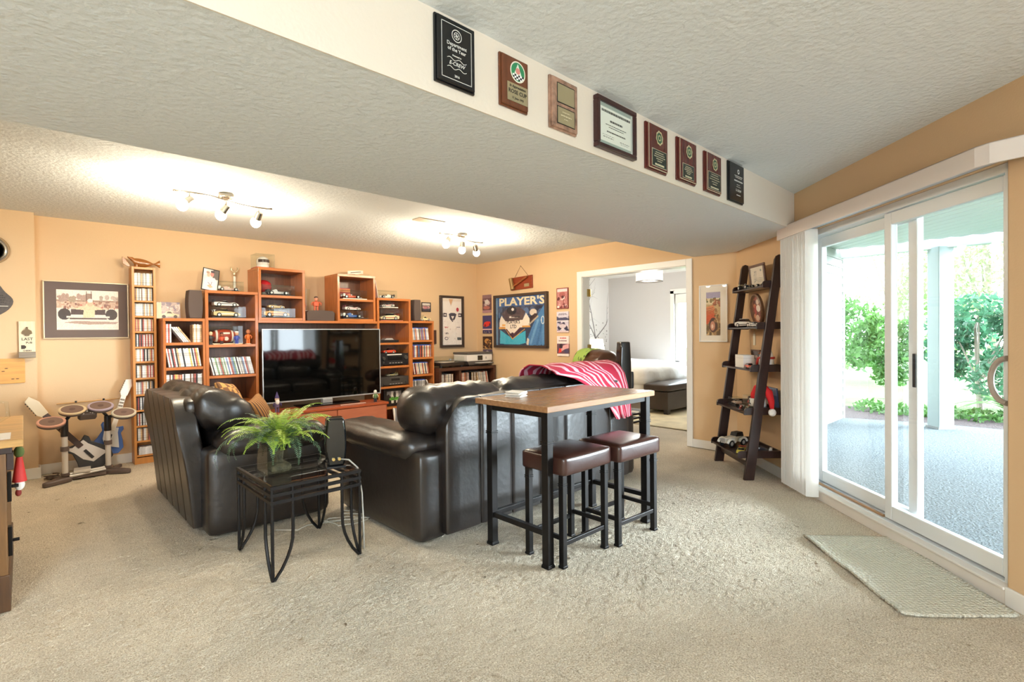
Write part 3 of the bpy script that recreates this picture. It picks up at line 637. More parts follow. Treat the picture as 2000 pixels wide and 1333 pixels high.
def award(label, x0, x1, z0, z1, pl, lines):
    t, w_, h_ = plaque(label, x0, x1, z0, z1, MAHO, d=.022)
    mk('gilt_edge', MB().box(-w_ / 2 + .012, -.0232, -h_ / 2 + .008, -w_ / 2 + .015, -.021, h_ / 2 - .008).box(-w_ / 2 + .012, -.0232, -h_ / 2 + .008, w_ / 2 - .008, -.021, -h_ / 2 + .011), GOLDL, t)
    mb = MB(); n = 32; c0 = (.012, .055)
    for r0, r1, y in ((.026, .034, -.0235),): mb.add([(c0[0] + r * (1 + .06 * math.sin(8 * a)) * math.cos(a), y, c0[1] + r * (1 + .06 * math.sin(8 * a)) * 1.1 * math.sin(a)) for r in (r0, r1) for a in [2 * math.pi * i / n for i in range(n)]], [(i, (i + 1) % n, n + (i + 1) % n, n + i) for i in range(n)])
    mk('medallion_rim', mb, M('medal_gold', 'd9d0a8', .35, .4), t)
    mk('medallion', ring(MB(), c0[0], c0[1], .0005, .0265, -.0232), GRN, t); mk('medallion_motif', ring(MB(), c0[0], c0[1], .010, .016, -.0238, 12), M('medal_gold', 'd9d0a8', .35, .4), t)
    a0, b0, a1, b1 = pl
    mk('plate_border', MB().box(a0 - .0025, -.0225, b0 - .0025, a1 + .0025, -.0215, b1 + .0025), GOLDL, t); mk('name_plate', MB().box(a0, -.0232, b0, a1, -.0222, b1), C('26302a', .35), t)
    cx = (a0 + a1) / 2; wd = a1 - a0 - .03; n_ = 5; engr(t, GOLDL, -.0233, [(cx, b1 - .012 - i * (b1 - b0 - .03) / n_, wd * (.7, .85, 1, .6, .4)[i], .0035) for i in range(n_)] + [(cx, b0 + .010, wd * .8, .009)], lines)
award('red mahogany plaque with a gold medallion, next to the framed certificate', 2.345, 2.552, 2.122, 2.366, (-.058, -.098, .082, -.012), 11)
award('red mahogany plaque with a gold medallion, second after the certificate', 2.664, 2.878, 2.126, 2.368, (-.06, -.10, .065, -.022), 12)
award('mahogany plaque with a silvery medallion and wide green plate, third after the certificate', 2.990, 3.202, 2.124, 2.366, (-.075, -.1, .085, .0), 13)
t, w_, h_ = plaque('plain black plaque at the far right end of the soffit row', 3.318, 3.548, 2.124, 2.382, BLKL)
mk('emblem', ring(MB(), .02, .075, .008, .016, -.0206), SILT, t)
text('lettering', 'E-CREW', .022, SILT, t, .02, -.05, -.0206); engr(t, SILT, -.0204, [(.02, .045, .12, .004), (.02, .035, .10, .004), (.02, .012, .13, .008), (.02, -.012, .05, .003), (.02, -.025, .06, .003), (.02, -.08, .06, .005)])
# ------------------------------------------------------------------ pictures on the back wall
p = Paint(180, 110, 'f1e2d2', 5).rect(0, .55, 1, .75, 'c9a58c').blobs(60, 0, .52, 1, .72, .02, ['a0705a', 'e0c0a8', '8a5a50', 'd8b8a0', 'c07060']).rect(0, .72, 1, .735, '8a6a5a').blobs(16, .05, .76, .5, .84, .04, ['b09080', 'a89078']).blobs(10, .7, .78, 1, .84, .03, ['b09a88', 'c0a898'])
p.rect(.46, .72, .56, .92, '9a7a6a').line(.47, .74, .47, .97, .006, '6a4a40').line(.55, .74, .55, .97, .006, '6a4a40').rect(.0, .0, 1, .3, 'efdccb').poly([(.1, .18), (.3, .22), (1, .2), (.95, .15), (.5, .13)], 'b09080')
p.ell(.12, .39, .10, .14, '3a2a28').ell(.88, .39, .10, .14, '3a2a28').rect(.22, .38, .42, .52, '4a3432').rect(.58, .38, .78, .52, '4a3432').rect(.15, .30, .85, .345, 'f4e0cc').rect(.2, .26, .8, .30, '5a443e').poly([(.41, .30), (.43, .58), (.48, .66), (.57, .66), (.61, .58), (.60, .32)], 'eccfa6').poly([(.24, .52), (.42, .6), (.6, .6), (.78, .52), (.6, .5), (.42, .5)], 'e8c9a4').ell(.53, .68, .05, .09, 'e8b494').ell(.53, .74, .045, .05, 'f3ead8')
race = p.grain(.05).mat('race_photo')
framed('race_car_photo', 'framed sepia photo of an open wheel race car, left of the cd tower', 'picture', (.460, YB, 1.54), 0, .648, .552, .012, .025, M('pale_gold_frame', 'd6c4a4', .3, .4), race, (.085, .075, .072, .07), C('6b5a55', .8))
sw = M('white_jersey_cloth', 'f2e9e0', .8, bump=(14, .006))
p = Paint(120, 220, 'f0e4da', 8)
p.rect(0, .93, 1, 1, 'e8d8c8').poly([(.28, .98), (.42, .83), (.55, .98)], 'd8a880').line(.28, .99, .42, .83, .012, 'e8ded4').line(.56, .99, .42, .83, .012, 'd8cec4')
p.ell(.78, .76, .07, .045, 'b0303a').rect(.02, .60, .2, .68, '4a4048').rect(.82, .60, 1, .68, '4a4048').ell(.11, .64, .06, .015, 'e8e0d8').ell(.9, .64, .06, .015, 'e8e0d8')
p.poly([(.3, .66), (.4, .685), (.62, .685), (.72, .66), (.64, .56), (.5, .49), (.36, .56)], '4a4048').poly([(.42, .62), (.6, .62), (.51, .55)], 'f0e4da')
p.text_lines(.06, .3, (.37, .385), 'c05050', .006).text_lines(.7, .92, (.38,), '5a5058', .008).ell(.17, .14, .1, .035, '6a5a66').ell(.17, .14, .07, .02, 'f0e4da').text_lines(.1, .3, (.24, .26), '5a5058', .008).rect(.75, .1, .98, .16, '5a5a58').blobs(25, .05, .1, .95, .55, .02, ['e4d6ca', 'd8ccc4', 'c8a8a0']).line(.2, .0, .25, .5, .006, 'dccfc4').line(.7, .0, .66, .5, .006, 'dccfc4')
jer = p.mat('white_jersey_print', .8)
t = framed('framed_white_jersey', 'tall shadow box holding a white racing jersey, left of the corner', 'picture', (4.855, YB, 1.472), 0, .452, .802, .03, .045, M('dark_bronze_frame', '43342c', .4), None)
mk('backing', MB().box(-.2, -.006, -.375, .2, 0, .375), C('2c2523', .8), t)
quad('jersey', -.175, -.362, .182, .362, -.03, jer, t, .022)
smp = Paint(60, 48, '8a7a74', 2).rect(0, 0, 1, .3, '4a4048').blobs(30, .05, .3, .95, .6, .06, ['b05060', 'd8a8a0', 'c88088', 'e8c8c0']).rect(0, .72, 1, 1, 'd8ccc0').grain(.05).mat('small_group_photo')
framed('small_photo', 'small black framed group photo on the wall above the yellow pickup', 'picture', (4.388, YB, 1.685), 0, .165, .142, .012, .015, BLACK, smp)
t = thing('narrow_plaque', 'narrow dark wooden strip on the wall, right of the cherry shelves', 'plaque', (4.525, YB, 1.235)); mk('board', MB().box(-.03, -.03, -.105, .03, 0, .105), DBW, t, bevel=.003)
# ------------------------------------------------------------------ things on the jersey wall (local frame turned so that +x runs to the right along the wall)
RJ = R(-90)
def jw(y, z): return (XJ, y, z)
p = Paint(160, 110, '3d4a5c', 4).rect(0, 0, 1, .80, '35405a').blobs(40, 0, .6, 1, .78, .04, ['46587a', '54709a', '2a3248']).rect(0, .80, 1, 1, '3a5e94').rect(.0, .0, .04, 1, '6a8aa8')
p.poly([(.08, .03), (.09, .32), (.33, .15), (.62, .3), (.62, .05), (.5, .02), (.2, .02)], '45b0cc').poly([(.07, .34), (.08, .52), (.12, .62), (.20, .5), (.34, .5), (.56, .52), (.63, .66), (.71, .52), (.70, .36), (.56, .36), (.34, .15), (.20, .34)], 'f0e2d2')
p.poly([(.12, .66), (.2, .5), (.56, .52), (.62, .68), (.5, .78), (.27, .78)], '57474c').poly([(.06, .34), (.2, .34), (.2, .38), (.06, .38)], 'd89a50').poly([(.55, .36), (.71, .36), (.71, .40), (.55, .40)], 'd89a50').poly([(.2, .34), (.34, .13), (.47, .25), (.56, .36), (.5, .36), (.34, .2), (.23, .34)], '4a2c3c').line(.2, .34, .35, .13, .006, 'e0a050').line(.35, .13, .6, .33, .006, 'e0a050').poly([(.28, .22), (.35, .27), (.42, .22), (.35, .16)], '4a2c3c')
p.ell(.34, .72, .10, .09, '2c2a36').ell(.36, .74, .03, .03, 'e8e0d8').rect(.29, .56, .33, .60, 'f0e8e0').line(.34, .57, .46, .57, .006, 'd0c8c0').rect(.13, .40, .2, .44, 'e8a850').poly([(.62, .05), (.74, .36), (.86, .62), (.98, .8), (1, .02), (.7, .0)], '4a7cae').line(.72, .05, .86, .5, .02, '6a9ac4').line(.84, .02, .94, .5, .02, '3a6a9a').line(.95, .02, .96, .6, .014, '5a8cb8').ell(.95, .5, .035, .08, 'd8e0e4').ell(.95, .5, .02, .06, '4a7cae').ell(.77, .66, .07, .07, 'd8c8b8').poly([(.7, .4), (.86, .62), (.8, .64), (.7, .56)], '3a2c30').line(.69, .42, .86, .58, .012, 'b8a890').poly([(.63, .02), (.65, .16), (.69, .12), (.67, .0)], 'dcd0c0')
ply = p.grain(.025).mat('players_display_print', .8)
t = framed('framed_team_shirt', 'big dark shadow box reading PLAYER\'S with a racing shirt and jeans', 'picture', jw(5.475, 1.465), RJ, 1.12, .805, .038, .06, M('dark_bronze_frame', '43342c', .4), ply)
YL = C('e4d6b4', .6)
text('lettering', "PLAYER'S", .16, YL, t, .03, .285, -.0335, sx=1.5, bold=.005); text('lettering', "PLAYER'S", .075, C('2a2a34', .7), t, -.135, -.015, -.0335, sx=.95, bold=.0015); text('lettering', 'LTD', .075, C('2a2a34', .7), t, -.135, -.085, -.0335, bold=.0015)
engr(t, C('2a2a34', .7), -.0335, [(-.05, .06, .12, .02)])
def cover(label, y, z, w, h, paint, words=()):
    t = thing('magazine_cover', label, 'picture', jw(y, z), RJ)
    quad('print', -w / 2, -h / 2, w / 2, h / 2, -.018, paint, t, .018)
    for s_, x, zz, sz, c in words: text('lettering', s_, sz, c, t, x * w / 2, zz * h / 2, -.0183)
    return t
WH = C('efe8e2', .5)
cv = lambda bg, seed: Paint(64, 92, bg, seed)
p1 = cv('6a4a50', 11).rect(0, .8, 1, 1, '8a6a70').blobs(20, .1, .4, .9, .75, .1, ['4a3438', '7a5a60', 'c8b0b0']).ell(.55, .6, .25, .12, 'd8d0cc').ell(.5, .28, .4, .1, 'b06a60').rect(0, 0, 1, .14, 'a88088').grain(.05).mat('cover_a')
cover('top magazine cover left of the big shadow box, dim red with a pale car', 6.240, 1.755, .20, .285, p1)
p2 = cv('3f3c6a', 12).rect(0, 0, 1, .2, '34305a').poly([(.08, .42), (.2, .62), (.5, .68), (.9, .66), (.95, .5), (.7, .42), (.4, .36)], 'd8322c').ell(.3, .44, .12, .08, '8a1a1a').ell(.85, .5, .08, .07, '6a1414').rect(.0, .2, 1, .26, 'e0b8b8').blobs(14, .1, .05, .9, .15, .03, ['8a88b0', 'c8a860']).mat('cover_b')
cover('middle magazine cover left of the big shadow box, red sports car on navy', 6.238, 1.425, .205, .285, p2)
p3 = cv('3c2622', 13).ell(.5, .75, .3, .14, 'c08a4a').blobs(24, .1, .35, .9, .9, .07, ['8a5a34', '5a3428', 'd0a060', '2a1a1a']).rect(0, .0, 1, .32, '5a4a60').poly([(.1, .1), (.5, .25), (.9, .16), (.6, .08)], 'd8c8c8').rect(0, .32, 1, .36, 'b09060').grain(.05).mat('cover_c')
cover('lowest magazine cover left of the big shadow box, dark brown and gold', 6.235, 1.085, .21, .30, p3)
p4 = cv('8a4a48', 14).rect(.06, .04, .94, .96, 'b87a78').rect(.06, .82, .94, .96, 'f0d0d0').ell(.5, .68, .26, .14, 'a05a58').blobs(26, .1, .06, .9, .6, .09, ['e8d8d4', '5a2a30', 'c8908c', 'f4eae4', '7a3a3c']).grain(.05).mat('cover_d')
cover('top magazine cover right of the big shadow box, sepia crowd in a dark border', 4.652, 1.752, .205, .285, p4)
p5 = cv('c8c0d0', 15).rect(0, .78, 1, 1, 'dcd4e0').poly([(0, .78), (.2, .7), (.8, .72), (1, .66), (1, .56), (0, .58)], '4a4a66').rect(0, .52, 1, .58, 'e8e0e4').blobs(20, .05, .1, .95, .5, .09, ['9a8aa0', '5a5470', 'e0d0d0', '3c3a54']).rect(.0, .0, 1, .08, 'e0c8c8').ell(.25, .22, .16, .1, '3a3850').ell(.78, .22, .16, .1, '3a3850').ell(.5, .3, .3, .1, 'cfc0c8').text_lines(.12, .9, (.84, .90), '4a4460', .018).grain(.05).mat('cover_e')
cover('middle magazine cover right of the big shadow box, grey blue vintage cars', 4.650, 1.428, .21, .285, p5)
p6 = cv('f0e0dc', 16).rect(0, .12, 1, .62, '6a4a58').poly([(.1, .14), (.3, .3), (.35, .45), (.6, .55), (1, .62), (1, .4), (.7, .35)], 'e0a8a8').poly([(.1, .14), (.2, .4), (.36, .34), (.4, .2)], 'e04038').ell(.35, .5, .14, .12, '3a2a34').ell(.8, .25, .2, .1, '4a4460').rect(0, .0, 1, .12, 'f0e4dc').text_lines(.25, .8, (.9,), 'c03038', .025).text_lines(.05, .9, (.76,), '5a3040', .025).grain(.04).mat('cover_f')
cover('lowest magazine cover right of the big shadow box, white with a red racer', 4.648, 1.098, .21, .275, p6)
t = thing('gavel_plaque', 'wooden plaque with a mounted hammer hung on a string above the shadow box', 'plaque', jw(5.455, 2.025), RJ)
t.rotation_euler[1] = R(-2)
rw = wood('red_wood_plaque', '8a3a22', .3, .2, (1, 9, 9), 6)
mk('board', MB().box(-.215, -.02, -.095, .235, 0, .095), rw, t, bevel=.005)
mk('string', MB().tube([(-.14, -.012, .09), (-.005, -.006, .255), (.15, -.012, .09)], .0025, 5), C('6a4a30'), t)
mk('hammer_head', MB().cyl((-.19, -.045, .085), (-.15, -.045, -.085), .032, .036, 10), M('aged_brass', 'a08458', .4, .6), t, smooth=40); mk('hammer_handle', MB().cyl((-.15, -.045, -.045), (.15, -.045, .075), .012, .016, 8), wood('handle_wood', '9a5a34'), t, smooth=40)
mk('brass_plate', MB().box(.07, -.0225, -.065, .17, -.02, -.02), M('brass_plate', 'b6ab8a', .35, .6), t); mk('nail', MB().cyl((-.005, 0, .255), (-.005, -.014, .255), .004), CHROME, t)
p = Paint(70, 170, 'c8a878', 9).rect(0, .86, 1, 1, 'a8a0b8').rect(0, .72, 1, .86, 'e0d0a8').blobs(14, 0, .78, 1, .86, .07, ['8a7a50', 'b08a60', '6a6a44']).blobs(12, .55, .68, 1, .84, .09, ['c08058', 'a8684a', '8a5a40']).blobs(30, 0, .0, 1, .3, .12, ['8a6a44', 'a88054', '6e5638', '9a7a50']).poly([(0, .45), (0, .66), (.5, .70), (.62, .62), (.7, .5), (.55, .36), (.3, .34), (0, .28)], 'c4643c').poly([(0, .56), (0, .66), (.5, .70), (.62, .62), (.5, .58)], 'd88a5c').line(0, .61, .5, .64, .012, '8a4a34').line(0, .57, .5, .60, .010, '8a4a34').poly([(0, .4), (.15, .48), (.5, .5), (.66, .4), (.6, .3), (.45, .38), (.3, .34), (.1, .26), (0, .26)], 'cc5a34').ell(.5, .24, .3, .17, '5a3c34').ell(.46, .22, .17, .11, 'c88a70').ell(.44, .21, .07, .05, 'e8c8b0').blobs(14, .6, .3, 1, .6, .08, ['9a7048', 'b88a5a', '7a6038'])
trk = p.grain(.04).mat('red_truck_print', .6)
framed('truck_print', 'white framed tall print of a rusty red truck beside the doorway', 'picture', jw(2.53, 1.470), RJ, .312, .612, .012, .02, WHITE, trk, (.068, .058, .065, .066), C('f0e6d6', .8))
# ------------------------------------------------------------------ things on the bump-out wall at the far left
YW = 6.36
t = thing('wall_clock', 'round clock with a wide silver rim at the left edge of the picture', 'clock', (-.20, YW, 2.045))
mk('rim', MB().lathe([(.125, 0), (.13, -.03), (.118, -.045), (.108, -.036), (.098, -.042), (.088, -.03), (.082, -.012)], 40, ax='y').xf(Matrix.Scale(-1, 4, (0, 1, 0))), CHROME, t, smooth=50); mk('dial', MB().cyl((0, -.012, 0), (0, -.004, 0), .085, n=32), C('4a3524'), t)
mk('hand', MB().box(-.004, -.018, 0, .004, -.015, .06).box(0, -.018, -.004, .045, -.015, .004), CREAM, t)
t = thing('scalloped_plaque', 'dark scalloped plaque on the left wall below the clock', 'plaque', (-.20, YW, 1.60))
mb = MB().prism([(.128 * (1 + .12 * math.cos(4 * a)) * math.cos(a), .15 * (1 + .10 * math.cos(4 * a + 1.2)) * math.sin(a)) for a in [2 * math.pi * i / 40 for i in range(40)]], -.02, 0, 'y'); mk('board', mb, M('slate_dark', '4c423c', .5, var=(60, .2)), t, bevel=.003)
engr(t, C('2e2824', .6), -.0203, [(.03, .05, .1, .008), (.03, .03, .12, .008), (.03, .01, .12, .008), (.03, -.01, .11, .008)]); mk('inlay_line', MB().box(.02, -.021, -.045, .11, -.02, -.041), CREAM, t)
t = thing('bottle_opener_board', 'small wooden wall board reading LAST PUB with a bottle opener', 'sign', (.027, YW, 1.10))
lw = wood('light_board', 'e6d0ae', .5, .12, (9, 9, 1), 6)
mk('board', MB().box(-.055, -.018, .05, .053, 0, .325), lw, t, bevel=.002); mk('cap_catcher', MB().box(-.057, -.085, .0, .055, 0, .05), wood('grey_wood', '8a7a68', .5, .3, (1, 9, 9), 6), t, bevel=.003)
mk('bottle_opener', MB().prism([(-.035, .215), (-.03, .24), (-.008, .255), (-.006, .275), (.006, .275), (.008, .255), (.03, .24), (.035, .215), (.018, .21), (.012, .195), (-.012, .195), (-.018, .21)], -.03, -.018, 'y'), M('antique_bronze', '6e5a44', .4, .8), t, bevel=.002)
for s_, z, sz in (('LAST', .165, .034), ('PUB', .133, .024), ('CHEERS', .062, .016)): text('lettering', s_, sz, C('3a2c20', .6), t, .0 + (.012 if s_ == 'PUB' else 0), z, -.0185, bold=.0006)
mk('mug_print', MB().box(-.04, -.019, .078, -.015, -.018, .112).box(-.015, -.019, .085, -.008, -.018, .105), C('3a2c20', .6), t)
t = thing('cutting_board', 'pale pine board with dark knots hanging on the left wall', 'board', (-.13, YW, .985)); pine = wood('knotty_pine', 'd89a4c', .4, .14, (1, 9, 9), 5)
mk('board', MB().prism([(-.22, -.11), (.135, -.11), (.14, -.1), (.14, .1), (.13, .11), (-.22, .11)], -.02, 0, 'y'), pine, t, bevel=.003)
for x, z in ((.02, .025), (.0, .0), (.06, -.07), (.09, -.07)): mk('knot', MB().ell((x, -.02, z), .012, .001, .004, 8, 4), C('5a3418'), t)
# ceiling vent and the two track lamps
t = thing('ceiling_vent', 'flat beige ceiling register between the two track lights', 'vent', (2.96, 4.31, ZC))
VC = C('d8c8b4', .5); mk('rim', MB().box(-.15, -.07, -.008, .15, -.055, 0).box(-.15, .055, -.008, .15, .07, 0).box(-.15, -.055, -.008, -.135, .055, 0).box(.135, -.055, -.008, .15, .055, 0), VC, t)
for i in range(6): mk('louver', MB().box(-.135, -.05 + i * .018, -.007, .135, -.038 + i * .018, -.001), VC, t)
bulb = M('lit_bulb', 'fff2dc', .5, emit=('ffe9c8', 30))
def track(label, loc, rz, L, heads):
    t = thing('track_light', label, 'track light', loc, rz)
    mk('canopy', MB().lathe([(.055, 0), (.058, -.03), (.05, -.036)], 24), CHROME, t, smooth=40)
    cur = lambda x: .05 * math.sin(x / L * math.pi * 1.0)
    mk('rail', MB().tube([(x, cur(x), -.052) for x in np.linspace(-L, L, 17)], .007, 6), CHROME, t, smooth=True); mk('end_cap', MB().ell((-L, cur(-L), -.052), .01, .01, .01).ell((L, cur(L), -.052), .01, .01, .01), M('dark_nickel', '6a625a', .3, 1), t)
    mk('standoff', MB().cyl((-.03, 0, -.034), (-.03, -.005, -.052), .005).cyl((.03, 0, -.034), (.03, .005, -.052), .005), CHROME, t)
    for i, (x, d) in enumerate(heads):
        d = Vector(d).normalized(); y = cur(x); p0 = Vector((x, y, -.052)); p1 = p0 + Vector((0, 0, -.06)); a = p1 - d * .02; b = p1 + d * .045
        h = mk('lamp_head', MB().cyl(p0, p1, .005).cyl(a, b, .026, .030, 16), CHROME, t, smooth=40)
        mk('bulb', MB().ell(p1 + d * .072, .041, .041, .045, 14, 10), bulb, h, smooth=True)
        M3 = Matrix.Rotation(rz, 3, 'Z'); wp = Vector(loc) + M3 @ (p1 + d * .15)
        light('track_spot', 'POINT', wp, TRACK_POWER, (1, .86, .64), .05)
    return t
track('track light with three lit bulbs on the left, nearer the race photo wall', (1.19, 4.55, ZC), R(10), .37, [(-.28, (-.6, -.1, -.55)), (.0, (-.3, .5, -.7)), (.28, (-.1, .55, -.85))])
track('track light with three lit bulbs on the right, nearer the corner', (3.62, 4.62, ZC), R(12), .37, [(-.28, (-.5, -.1, -.6)), (.0, (0, .1, -1)), (.28, (.45, .2, -.7))])
# ------------------------------------------------------------------ discs and records: every case an object of its own
DC = {'cream': 'efe6d6', 'white': 'f4f0ea', 'tan': 'c9a67c', 'red': 'a8544a', 'dark': '2c2828', 'grey': '97938e', 'blue': '6a80aa', 'yellow': 'd8b860', 'green': '7f9a76', 'brown': '6e4a38'}
_dm = {}
def discm(c, w, d, h, cap=None):
    k = (c, w, d, h)
    if k not in _dm: _dm[k] = mesh('disc_case', MB().box(0, 0, 0, w, d, h), M('spine_' + c, DC[c], .35, var=(55, .55, (.5, .5, 1.0))))
    return _dm[k]
def row(name, noun, place, group, x0, x1, y, z, w, d, h, lean=0, pal=None, jit=.004, gap=.0006, cap=None):
    x = x0; pal = pal or list(DC); last = None
    if lean: x += 0
    while True:
        ww = w * random.choice((.85, 1, 1, 1.15)); cs = ww / math.cos(lean)
        if x + cs > x1 + .001: break
        ww = round(ww, 4); c = random.choice([q for q in pal if q != last] or pal); last = c
        hh = round(h * random.choice((1, 1, 1, .97)), 4)
        o = bpy.data.objects.new(name, discm(c, ww, d, hh)); COL.objects.link(o)
        o.location = (x, y + random.uniform(0, jit), z + (ww * math.sin(-lean) if lean < 0 else 0) + .0005); o.rotation_euler[1] = lean
        k = globals().setdefault('_ordn', {}); k[place] = k.get(place, 0) + 1; q = k[place]
        o['label'] = f"{c} {noun}, {q}{'th' if 10 < q < 14 else {1: 'st', 2: 'nd', 3: 'rd'}.get(q % 10, 'th')} from left, {place}"; o['category'] = 'disc case' if 'record' not in noun else 'record'; o['group'] = group
        x += cs + gap
ORD = ['top', 'second', 'third', 'fourth', 'fifth', 'sixth', 'seventh', 'eighth', 'ninth', 'tenth', 'eleventh']
cdp = [['cream', 'white', 'tan', 'grey'], ['cream', 'white', 'tan', 'grey', 'brown'], ['cream', 'white', 'grey', 'tan'], ['cream', 'tan', 'red', 'dark', 'white'], ['cream', 'red', 'dark', 'tan', 'white'], ['red', 'cream', 'dark', 'tan', 'white', 'cream']] + [['cream', 'dark', 'red', 'white', 'tan', 'grey', 'brown', 'cream']] * 6
for i, z in enumerate(TZ[:-1]):
    row('cd_case', 'thin cd case', f'in the {ORD[i]} row of the oak cd tower', 'cds in the oak tower', .790 + .0235, .790 + .1765, 6.325, z, .0105, .12, .124, pal=cdp[i])
for k in range(6):
    o = mk('cd_case', MB().box(0, 0, 0, .125, .12, .012), M('spine_white', DC['white'], .35), loc=(.83 + random.uniform(-.004, .004), 6.325, TZ[-1] + .0005 + k * .0128))
    o['label'] = ('lowest', 'second lowest', 'third lowest', 'third highest', 'second highest', 'topmost')[k] + ' white cd case lying flat at the oak tower bottom'; o['category'] = 'disc case'; o['group'] = 'flat cds in the tower bottom'
CDW = .0125; DV = ['cream', 'white', 'tan', 'red', 'dark', 'yellow', 'cream', 'white']; yd = YF + .035
row('dvd_case', 'disc case', 'at the left of the low bookcase top shelf', 'dvds on the low bookcase, top shelf left', 1.037, 1.10, yd, 1.215, CDW, .13, .188, pal=['cream', 'white', 'red'])
for k in range(4):
    a = R(-35); o = bpy.data.objects.new('dvd_case', discm(('cream', 'white', 'cream', 'tan')[k], CDW, .13, .188)); COL.objects.link(o)
    o.location = (1.195 + k * .0183, yd, 1.216); o.rotation_euler[1] = a; o['label'] = ('first', 'second', 'third', 'last')[k] + ' of the discs leaning steeply on the low bookcase top shelf'; o['category'] = 'disc case'; o['group'] = 'leaning dvds on the low bookcase'
row('dvd_case', 'disc case', 'at the right of the low bookcase top shelf', 'dvds on the low bookcase, top shelf right', 1.278, 1.361, yd, 1.215, CDW, .13, .188, pal=['cream', 'dark', 'white', 'tan', 'brown'])
row('dvd_case', 'disc case', 'in the slanting second row of the low bookcase', 'dvds on the low bookcase, second shelf', 1.066, 1.360, yd, .963, CDW, .13, .192, lean=R(-8.5), pal=DV)
row('dvd_case', 'disc case', 'in the third row of the low bookcase', 'dvds on the low bookcase, third shelf', 1.037, 1.360, yd, .70, CDW, .13, .19, pal=DV + ['brown', 'red'])
row('dvd_case', 'disc case', 'in the slanting row under the football', 'dvds under the football', 1.462, 1.872, yd, .856, CDW, .13, .192, lean=R(-13), pal=['cream', 'white', 'blue', 'dark', 'green', 'white', 'red', 'grey'])
row('dvd_case', 'disc case', 'in the lowest visible row of the football bookcase', 'dvds on the football bookcase, lowest row', 1.462, 1.69, yd, .56, CDW, .13, .175, lean=R(-13), pal=['blue', 'red', 'white', 'cream', 'blue'])
BR = ['cream', 'white', 'grey', 'tan', 'red', 'blue', 'dark']
BLUE = M('blue_case_top', '3c5cae', .35)
def bluerow(place, group, x0, x1, z, h, lean=0, pal=BR):
    n0 = set(COL.objects); row('bluray_case', 'disc case', place, group, x0, x1, yd, z, .0135, .13, h, lean=lean, pal=pal)
    for o in list(COL.objects):
        if o in n0: continue
        w_ = o.dimensions[0] or .0135; xs = [v.co.x for v in o.data.vertices]; zs = max(v.co.z for v in o.data.vertices)
        mk('case_top', MB().box(0, -.0005, zs, max(xs), .13, zs + .012), BLUE, o)
bluerow('in the top row of the narrow right bookcase', 'blu-rays, top row', 3.918, 4.205, 1.197, .163, R(-6))
bluerow('in the second row of the narrow right bookcase', 'blu-rays, second row', 3.910, 4.236, .957, .163, 0, BR + ['blue'])
bluerow('in the third row of the narrow right bookcase', 'blu-rays, third row', 3.93, 4.205, .717, .155, R(-9), ['cream', 'red', 'tan', 'yellow', 'white', 'dark'])
bluerow('in the fourth row of the narrow right bookcase', 'blu-rays, fourth row', 3.910, 4.135, .47, .163, 0, ['white', 'cream', 'grey', 'dark'])
o = bpy.data.objects.new('dvd_case', discm('cream', .0145, .13, .175)); COL.objects.link(o); o.location = (4.222, yd, .47); o.rotation_euler[1] = R(-26); o['label'] = 'lone disc case leaning against the fourth row of the narrow right bookcase'; o['category'] = 'disc case'
row('vinyl_record', 'record sleeve', 'in the left bay of the record cabinet', 'records, left bay', 4.325, 4.56, 6.06, .386, .0075, .31, .31, pal=['cream', 'tan', 'grey', 'white', 'brown', 'cream'], jit=.02)
row('vinyl_record', 'record sleeve', 'in the middle of the record cabinet', 'records, middle', 4.69, 4.86, 6.06, .386, .0075, .31, .315, pal=['cream', 'tan', 'white', 'red', 'brown', 'tan'], jit=.02)
row('vinyl_record', 'record sleeve', 'standing right of center in the record cabinet', 'records, right of center', 4.90, 4.985, 6.06, .386, .0075, .31, .315, pal=['cream', 'tan', 'white', 'dark'], jit=.02)
row('vinyl_record', 'record sleeve', 'leaning at the right end of the record cabinet', 'records, right end', 5.06, 5.27, 6.06, .386, .0075, .31, .315, lean=R(-9), pal=['cream', 'tan', 'white', 'grey', 'cream', 'red'], jit=.02)
